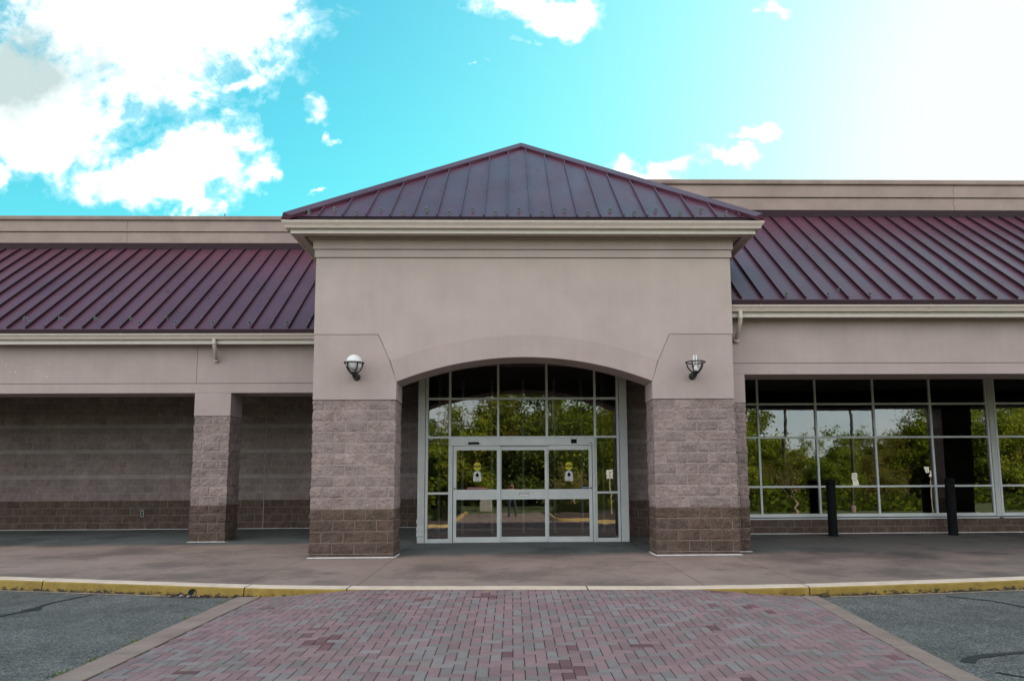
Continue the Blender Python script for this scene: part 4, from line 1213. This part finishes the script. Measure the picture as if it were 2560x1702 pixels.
def shrub(x, y, r, lab):
    t = thing('shrub', (x, y, GZ+.12), lab, 'shrub'); mb = MB(); R_ = random.Random(int(x*31+y*7))
    for i in range(900):
        d = Vector((R_.gauss(0, 1), R_.gauss(0, 1), abs(R_.gauss(0, 1)))).normalized()*r*R_.uniform(.55, 1)*(1+.2*noise.noise(Vector((i*.01, x, y))))
        c = Vector((x, y, GZ+.12))+d; s = .06; u = Vector((R_.gauss(0, 1), R_.gauss(0, 1), R_.gauss(0, 1))).normalized(); w_ = u.orthogonal()*s*.5; u = u*s*.7
        mb.poly([tuple(c-u), tuple(c+w_), tuple(c+u), tuple(c-w_)], R_.choice((0, 1)))
    mb.build('foliage', [LEAF[2], M['hedge']], t)
    mb = MB()
    for k in range(5): a = k*1.26; mb.tube([(x, y, GZ+.10), (x+.3*r*math.cos(a), y+.3*r*math.sin(a), GZ+.12+r*.6)], [.03, .012], 5)
    mb.build('stem', BARK, t)
M['hedge'] = leaf_mat('leaf_hedge', (.035, .04, .016))
for x, y, r, lab in ((-2.95, -1.6, .72, 'round dark shrub beside the ramp, mirrored in the outer sliding door'), (2.4, -2.1, .50, 'low dark shrub nearest the ramp in the mulch bed'), (3.3, -2.3, .52, 'low dark shrub just before the sign post'), (6.2, -2.0, .55, 'low dark shrub just past the sign post'), (7.6, -2.3, .5, 'low dark shrub at the far end of the mulch bed')): shrub(x, y, r, lab)
t = thing('utility_box', (-1.4, -6.5, GZ), 'pale square utility box standing on the grass, mirrored in the door', 'utility box')
mb = MB(); mb.box(-1.72, -1.08, -6.9, -6.3, GZ, GZ+.62); mb.build('cabinet', plain('utility_paint', (.30, .285, .26), .6), t, bevel=.03)
mb = MB(); mb.box(-1.74, -1.06, -6.92, -6.28, GZ+.622, GZ+.66); mb.build('lid', plain('utility_lid', (.26, .25, .23), .6), t, bevel=.01)
# light poles on round concrete bases
def light_pole(x, y, h, lab):
    t = thing('light_pole', (x, y, GZ), lab, 'light pole', 'parking lot light poles'); mb = MB()
    mb.lathe([(.17, GZ-.02), (.17, GZ+.42), (.15, GZ+.45), (0.001, GZ+.45)], x, y, 20); mb.build('base', M['band'], t)
    mb = MB(); mb.tube([(x, y, GZ+.45), (x, y, GZ+h)], [.095, .065], 10); mb.build('pole', plain('pole_bronze', (.055, .045, .038), .5), t)
    for s in (-1, 1):
        mb = MB(); mb.box(x+s*.15-.0, x+s*.85, y-.2, y+.2, GZ+h-.08, GZ+h+.10); mb.tube([(x, y, GZ+h-.02), (x+s*.15, y, GZ+h)], .03, 6); mb.build('lamp_head', plain('head_bronze', (.05, .042, .036), .5), t)
light_pole(19.3, -6.2, 9.0, 'bronze light pole carrying two white plates, mirrored in the shop window')
light_pole(17.5, -10.5, 9.5, 'bronze light pole farther back, before the wood')
light_pole(2.2, -11.5, 9.0, 'bronze light pole mirrored above the sliding doors')
def sign_post(x, y, lab, rot, plates, black=True):
    t = thing('parking_sign', (x, y, GZ), lab, 'sign', 'signs on posts across the drive')
    mb = MB(); mb.box(x-.025, x+.025, y-.02, y+.02, GZ-.1, GZ+2.05); mb.build('post', plain('post_steel', (.42, .36, .28), .6), t)
    for dx, dz, w_, h, a in plates:
        mb = MB(); ca, sa = math.cos(a), math.sin(a); c = (x+dx, GZ+dz)
        q = [(c[0]+u*ca-v*sa, c[1]+u*sa+v*ca) for u, v in ((-w_/2, -h/2), (w_/2, -h/2), (w_/2, h/2), (-w_/2, h/2))]
        mb.prism(q[::-1], y+.022, y+.027); p = mb.build('plate', M['white'], t)
        mb = MB()
        for u0, u1, v0, v1 in ((-.035*w_/.3, .03*w_/.3, .10*h/.4, .12*h/.4), (-.01, .015, -.12*h/.4, .10*h/.4)):
            q = [(c[0]+u*ca-v*sa, c[1]+u*sa+v*ca) for u, v in ((u0, v0), (u1, v0), (u1, v1), (u0, v1))]
            mb.prism(q[::-1], y+.0275, y+.029)
        mb.build('marking', M['black'], p)
sign_post(4.72, -2.45, 'white parking sign on a steel post, mirrored in the side glass of the entrance', 0, [(0, 1.88, .30, .40, 0)])
sign_post(23.7, -6.0, 'two tilted white plates on a steel post, mirrored in the shop window', 0, [(-.20, 2.08, .26, .30, .12), (.12, 1.86, .30, .40, -.25)])
for i, (z, w_, h) in enumerate(((2.02, .27, .36), (1.68, .32, .36))):
    o = thing('notice_plate', (19.3, -6.08, GZ+z), ['upper white notice plate on the light pole, closely printed', 'lower and wider white notice plate on the light pole'][i], 'sign')
    mb = MB(); mb.box(19.3-w_/2+.03*i, 19.3+w_/2+.03*i, -6.10, -6.09, GZ+z-h/2, GZ+z+h/2); mb.build('plate', M['white'], o)
    mb = MB()
    for k in range(6 if i == 0 else 2): mb.box(19.3-w_*.38+.03*i, 19.3+w_*.38+.03*i, -6.0895, -6.088, GZ+z+h*.32-k*.045, GZ+z+h*.32-k*.045+.018)
    mb.build('print', M['grey_print'], o)
o = tree_kind('ornamental_tree', 33, 4.3, .42, LEAF[3], dens=.16, leaf=.10, bark=BARK2, bare=True, label='small leafless ornamental tree with pale trunk, mirrored in the shop window')
o.location = (15.75, -5.4, GZ+.1+E)
o = copy_tree(o, (3.2, -5.6, GZ+.1), 1.9, .8, 'smaller leafless ornamental tree in the mulch bed, mirrored in the sliding door')

# ================================================================== THE PHOTOGRAPHER (mirrored in the door)
def person_mesh():
    J = {}; Ed = []; Rr = {}
    def j(n, p, r): J[n] = Vector(p); Rr[n] = r
    gz = GZ+E+.008
    j('pelvis', (0, -.36, gz+.93), (.155, .105)); j('waist', (0, -.37, gz+1.08), (.145, .10)); j('chest', (0, -.37, gz+1.27), (.165, .115)); j('neck0', (0, -.365, gz+1.41), (.075, .07)); j('neck', (0, -.33, gz+1.475), (.052, .052)); j('head', (0, -.285, gz+1.565), (.078, .092)); j('crown_', (0, -.29, gz+1.665), (.062, .075))
    Ed += [('pelvis', 'waist'), ('waist', 'chest'), ('chest', 'neck0'), ('neck0', 'neck'), ('neck', 'head'), ('head', 'crown_')]
    j('nose', (0, -.185, gz+1.56), (.014, .016)); Ed.append(('head', 'nose'))
    for s, t in ((-1, 'l'), (1, 'r')):
        j('ear'+t, (s*.085, -.30, gz+1.565), (.012, .022)); Ed.append(('head', 'ear'+t))
        j('sh'+t, (s*.185, -.37, gz+1.375), (.062, .062)); j('el'+t, (s*.285, -.235, gz+1.22), (.044, .044)); j('wr'+t, (s*.095, -.075, gz+1.46), (.027, .027)); j('pa'+t, (s*.078, -.075, gz+1.515), (.030, .020))
        Ed += [('chest', 'sh'+t), ('sh'+t, 'el'+t), ('el'+t, 'wr'+t), ('wr'+t, 'pa'+t)]
        for k in range(4):
            L_ = (.030, .035, .033, .026)[k]; z = gz+1.575-.017*k
            j('k%d%s' % (k, t), (s*.088, -.060, z-.008), (.0105, .0105)); j('m%d%s' % (k, t), (s*.083, -.034, z), (.0088, .0088)); j('t%d%s' % (k, t), (s*(.083-L_*.8), -.022, z), (.0078, .0078))
            Ed += [('pa'+t, 'k%d%s' % (k, t)), ('k%d%s' % (k, t), 'm%d%s' % (k, t)), ('m%d%s' % (k, t), 't%d%s' % (k, t))]
        j('th'+t, (s*.066, -.105, gz+1.535), (.012, .012)); j('tt'+t, (s*.045, -.118, gz+1.562), (.0095, .0095)); Ed += [('pa'+t, 'th'+t), ('th'+t, 'tt'+t)]
        j('hip'+t, (s*.095, -.36, gz+.87), (.098, .098)); j('kn'+t, (s*.125, -.345, gz+.49), (.064, .066)); j('an'+t, (s*.145, -.375, gz+.09), (.045, .048)); j('toe'+t, (s*.165, -.235, gz+.035), (.042, .032))
        Ed += [('pelvis', 'hip'+t), ('hip'+t, 'kn'+t), ('kn'+t, 'an'+t), ('an'+t, 'toe'+t)]
    names = list(J); me = bpy.data.meshes.new('person_cage'); me.from_pydata([tuple(J[n]) for n in names], [(names.index(a), names.index(b)) for a, b in Ed], [])
    o = bpy.data.objects.new('person_cage', me); C.objects.link(o)
    sk = o.modifiers.new('Skin', 'SKIN'); sk.use_smooth_shade = True; o.modifiers.new('Sub', 'SUBSURF').levels = 2
    o.modifiers['Sub'].render_levels = 2
    for i, n in enumerate(names): me.skin_vertices[0].data[i].radius = Rr[n]; me.skin_vertices[0].data[i].use_root = (n == 'pelvis')
    dg = bpy.context.evaluated_depsgraph_get(); dg.update()
    out = bpy.data.meshes.new_from_object(o.evaluated_get(dg)); bpy.data.objects.remove(o)
    return out, gz
pm, gz = person_mesh()
skin = plain('skin', (.46, .24, .15), .55, var=.05); shirt = plain('black_shirt', (.014, .014, .016), .9); jeans = plain('blue_jeans', (.030, .045, .075), .9); shoe = plain('dark_shoes', (.02, .02, .02), .7)
for mt in (skin, shirt, jeans, shoe): pm.materials.append(mt)
for p in pm.polygons:
    c = p.center; z = c.z-gz; p.use_smooth = True
    arm = abs(c.x) > .20 and z > 1.1 or c.y > -.20 and z > 1.1
    if z < .085: p.material_index = 3
    elif z < .965: p.material_index = 2
    elif z < 1.425 and not (abs(c.x) > .245 or (c.y > -.235 and abs(c.x) > .05)): p.material_index = 1
    else: p.material_index = 0
person = bpy.data.objects.new('person', pm); C.objects.link(person); WORLD[person.name] = Vector((0, 0, 0))
tag(person, 'person in dark shirt and jeans raising a camera, mirrored in the sliding door', 'person')
mb = MB(); zc = gz-E
for i in range(260):
    pass
n1, n2 = 14, 22
rows = []
for a in range(n1):
    th = math.pi*.62*a/(n1-1)
    rows.append([(.092*math.sin(th)*math.cos(2*math.pi*k/n2), -.298+.106*math.sin(th)*math.sin(2*math.pi*k/n2), zc+1.612+.118*math.cos(th)) for k in range(n2)])
for a in range(n1-1):
    for k in range(n2):
        q = [rows[a][k], rows[a+1][k], rows[a+1][(k+1) % n2], rows[a][(k+1) % n2]]
        if sum(p[1] for p in q)/4 > -.235 and sum(p[2] for p in q)/4 < zc+1.66: continue
        mb.quad(*q)
mb.build('hair', plain('dark_hair', (.03, .02, .014), .7), person, smooth=True)
cam_o = thing('camera', (0, -.1, 0), 'black camera held up to the eye by the photographer', 'camera')
mb = MB(); mb.box(-.068, .068, -.125, -.072, -.045, .040); mb.box(-.026, .026, -.125, -.078, .0405, .070); mb.box(-.078, -.040, -.130, -.055, -.044, .034); mb.build('camera_body', M['black'], cam_o, bevel=.006)
mb = MB(); n = 24
mb.tube([(0, -.0715, 0), (0, -.03, 0)], [.034, .036], n); mb.tube([(0, -.0295, 0), (0, -.018, 0)], [.037, .037], n); mb.build('lens', M['black'], cam_o)

# ================================================================== SKY, SUN, CAMERA
AZ, EL = math.radians(43.0), math.radians(26.0)
sun_dir = Vector((math.sin(AZ)*math.cos(EL), math.cos(AZ)*math.cos(EL), math.sin(EL)))
sd = bpy.data.lights.new('sun', 'SUN'); sd.energy = 5.0; sd.angle = math.radians(.5); sd.color = (1.0, .90, .76)
so = bpy.data.objects.new('sun', sd); C.objects.link(so); so.rotation_euler = (-sun_dir).to_track_quat('-Z', 'Y').to_euler(); so.location = (20, 20, 40)

W = bpy.data.worlds.new('World'); bpy.context.scene.world = W; W.use_nodes = True; nt = W.node_tree
bg = nt.nodes['Background']
sky = N(nt, 'ShaderNodeTexSky', sky_type='NISHITA'); sky.sun_disc = False; sky.sun_elevation = EL; sky.sun_rotation = AZ
sky.air_density = 1.0; sky.dust_density = 0.6; sky.ozone_density = 1.2
tc = N(nt, 'ShaderNodeTexCoord'); D = tc.outputs['Generated']
sp = N(nt, 'ShaderNodeSeparateXYZ'); L(nt, D, sp.inputs[0]); dx, dy, dz = sp.outputs
def vmath(op, a, b=None):
    n = N(nt, 'ShaderNodeVectorMath', operation=op)
    for i, v in enumerate((a, b)):
        if v is None: continue
        if hasattr(v, 'is_linked'): L(nt, v, n.inputs[i])
        else: n.inputs[i].default_value = v
    return n
dyc = math_(nt, 'MAXIMUM', dy, .08)
cu = N(nt, 'ShaderNodeCombineXYZ'); L(nt, math_(nt, 'DIVIDE', dx, dyc), cu.inputs[0]); L(nt, math_(nt, 'DIVIDE', dz, dyc), cu.inputs[1])
UV = cu.outputs[0]
def warp(vec, sc, amp, det):
    t = N(nt, 'ShaderNodeTexNoise'); t.inputs['Scale'].default_value = sc; t.inputs['Detail'].default_value = det; t.inputs['Roughness'].default_value = .6
    L(nt, UV, t.inputs['Vector']); o = vmath('SUBTRACT', t.outputs['Color'], (.5, .5, .5)); o = vmath('MULTIPLY', o.outputs[0], (amp, amp, 0))
    return vmath('ADD', vec, o.outputs[0]).outputs[0]
UVW = warp(warp(UV, 7, .13, 4), 26, .055, 6)
BL = [(-.543,.654,.215,.116),(-.400,.655,.060,.043),(-.630,.526,.090,.084),(-.426,.455,.074,.055),(-.520,.428,.095,.036),(-.352,.444,.030,.020),(-.690,.580,.078,.098),
      (-.386,.567,.045,.024),(-.715,.437,.024,.030),(-.272,.534,.025,.025),(-.280,.424,.018,.006),(.042,.693,.080,.030),(.007,.634,.026,.014),(.206,.445,.058,.022),
      (.304,.468,.040,.021),(.340,.513,.040,.018),(.398,.694,.028,.014),(-.045,.599,.009,.003),(-.248,.498,.012,.011),(-.455,.405,.035,.025)]
dens = None
for cx, cy, rx, ry in BL:
    v = vmath('SUBTRACT', UVW, (cx, cy, 0)); v = vmath('MULTIPLY', v.outputs[0], (1/rx, 1/ry, 0)); l = vmath('LENGTH', v.outputs[0]).outputs['Value']
    st = .42 if rx < .03 else (.7 if rx < .05 else 1.0)      # small clouds are thin veils
    f = math_(nt, 'MULTIPLY_ADD', math_(nt, 'POWER', l, 1.6), -1.0, st); f = math_(nt, 'MAXIMUM', f, -2.0)
    dens = f if dens is None else math_(nt, 'SMOOTH_MAX', dens, f, .25)
def cnoise(sc, det, rough, vec, dist=0):
    t = N(nt, 'ShaderNodeTexNoise'); t.inputs['Scale'].default_value = sc; t.inputs['Detail'].default_value = det; t.inputs['Roughness'].default_value = rough; t.inputs['Distortion'].default_value = dist
    L(nt, vec, t.inputs['Vector']); return t.outputs['Fac']
n1_ = cnoise(9, 9, .6, UV, .5); n2_ = cnoise(42, 7, .62, UV, .3)
field = math_(nt, 'MULTIPLY_ADD', math_(nt, 'SUBTRACT', n1_, .5), 5.2, math_(nt, 'MULTIPLY_ADD', math_(nt, 'SUBTRACT', n2_, .5), 1.7, math_(nt, 'MULTIPLY', dens, 1.5)))
cover_f = ramp(nt, math_(nt, 'MULTIPLY_ADD', field, .42, .42), [(.12, 0.), (.36, .16), (.55, .62), (.74, .95), (.9, 1.)])
front = ramp(nt, dy, [(.06, 0.), (.2, 1.)])
# elsewhere in the sky: broken cloud
nb_ = cnoise(2.2, 8, .6, D, .2)
cover_b = math_(nt, 'MULTIPLY', ramp(nt, nb_, [(.30, 0.), (.48, .97)]), ramp(nt, dz, [(.12, .45), (.35, 1.)]))
open_ = math_(nt, 'MULTIPLY', ramp(nt, math_(nt, 'MULTIPLY_ADD', dx, .5, .5), [(.40, 0.), (.56, .7)]), ramp(nt, dz, [(.55, 0.), (.82, 1.)]))     # overhead, cloud on one side and clear blue on the other
cover_b = math_(nt, 'MULTIPLY', cover_b, math_(nt, 'SUBTRACT', 1.0, open_))
cover = mix(nt, front, cover_b, cover_f)
back_low = math_(nt, 'MULTIPLY', ramp(nt, dz, [(.05, .8), (.32, 0.)]), math_(nt, 'SUBTRACT', 1.0, front, clamp=True))
# grey thick heart of the big cloud
v = vmath('MULTIPLY', vmath('SUBTRACT', UVW, (-.69, .595, 0)).outputs[0], (1/.20, 1/.15, 0)); heart = math_(nt, 'SUBTRACT', 1.0, vmath('LENGTH', v.outputs[0]).outputs['Value'], clamp=True)
hn = cnoise(6, 6, .6, UV)
shade = math_(nt, 'MULTIPLY', math_(nt, 'MULTIPLY', heart, front), math_(nt, 'MULTIPLY_ADD', hn, 2.4, -.15), clamp=True)
puff = math_(nt, 'MULTIPLY', ramp(nt, cnoise(11, 6, .6, UV, .6), [(.48, 0.), (.66, .75)]), front)
cloud_col = mix(nt, puff, mix(nt, front, (11.2, 11.1, 11.3), (11.5, 11.4, 11.2)), (4.9, 5.5, 5.5))
cloud_col = mix(nt, shade, cloud_col, (3.7, 4.5, 4.5))
# sky tinted towards cyan, brighter round the sun
glow = vmath('DOT_PRODUCT', D, tuple(sun_dir)).outputs['Value']
skyc = mix(nt, 1, sky.outputs[0], mix(nt, front, (.95, 1.16, 1.20), (.46, 1.70, 1.36)), 'MULTIPLY')
g1 = math_(nt, 'POWER', math_(nt, 'MAXIMUM', glow, 0), 8); 
haz = mix(nt, g1, (0, 0, 0), (2.7, 1.0, .6))
skyc = mix(nt, 1, skyc, haz, 'ADD')
# the camera-side glare never burns right out: each channel eases into a ceiling
sc3 = N(nt, 'ShaderNodeSeparateColor'); L(nt, skyc, sc3.inputs[0]); cc3 = N(nt, 'ShaderNodeCombineColor')
for i, lim in enumerate((5.75, 5.95, 5.9)): L(nt, math_(nt, 'SMOOTH_MIN', sc3.outputs[i], lim, 2.0), cc3.inputs[i])
skyc = cc3.outputs[0]
final = mix(nt, cover, skyc, cloud_col)
lift = N(nt, 'ShaderNodeVectorMath', operation='SCALE'); L(nt, final, lift.inputs[0]); L(nt, math_(nt, 'ADD', 1.0, back_low), lift.inputs['Scale']); final = lift.outputs[0]
L(nt, final, bg.inputs['Color']); bg.inputs['Strength'].default_value = .05

cd = bpy.data.cameras.new('camera_view'); cam = bpy.data.objects.new('camera_view', cd); C.objects.link(cam)
cd.sensor_width = 36; cd.sensor_fit = 'HORIZONTAL'; cd.lens = 1850/2560*36; cd.clip_start = .05; cd.clip_end = 3000
cd.shift_x = -41.8/2560; cd.shift_y = 130.9/2560
r_, u_, k_ = (0.9997436, -0.0218632, -0.0058882), (0.0031271, -0.1242386, 0.9922474), (-0.0224253, -0.9920115, -0.1241384)
cam.matrix_world = Matrix(((r_[0], u_[0], k_[0], 0), (r_[1], u_[1], k_[1], 0), (r_[2], u_[2], k_[2], E), (0, 0, 0, 1)))
sc = bpy.context.scene; sc.camera = cam
sc.view_settings.view_transform = 'Standard'; sc.view_settings.look = 'None'; sc.view_settings.gamma = 1.0; sc.view_settings.exposure = 1.76
sc.render.resolution_x, sc.render.resolution_y = 1024, 680
sc.cycles.max_bounces = 8; sc.cycles.diffuse_bounces = 1; sc.cycles.transparent_max_bounces = 16; sc.cycles.caustics_reflective = False; sc.cycles.caustics_refractive = False
sc.cycles.sample_clamp_indirect = 6.0; sc.cycles.use_denoising = True
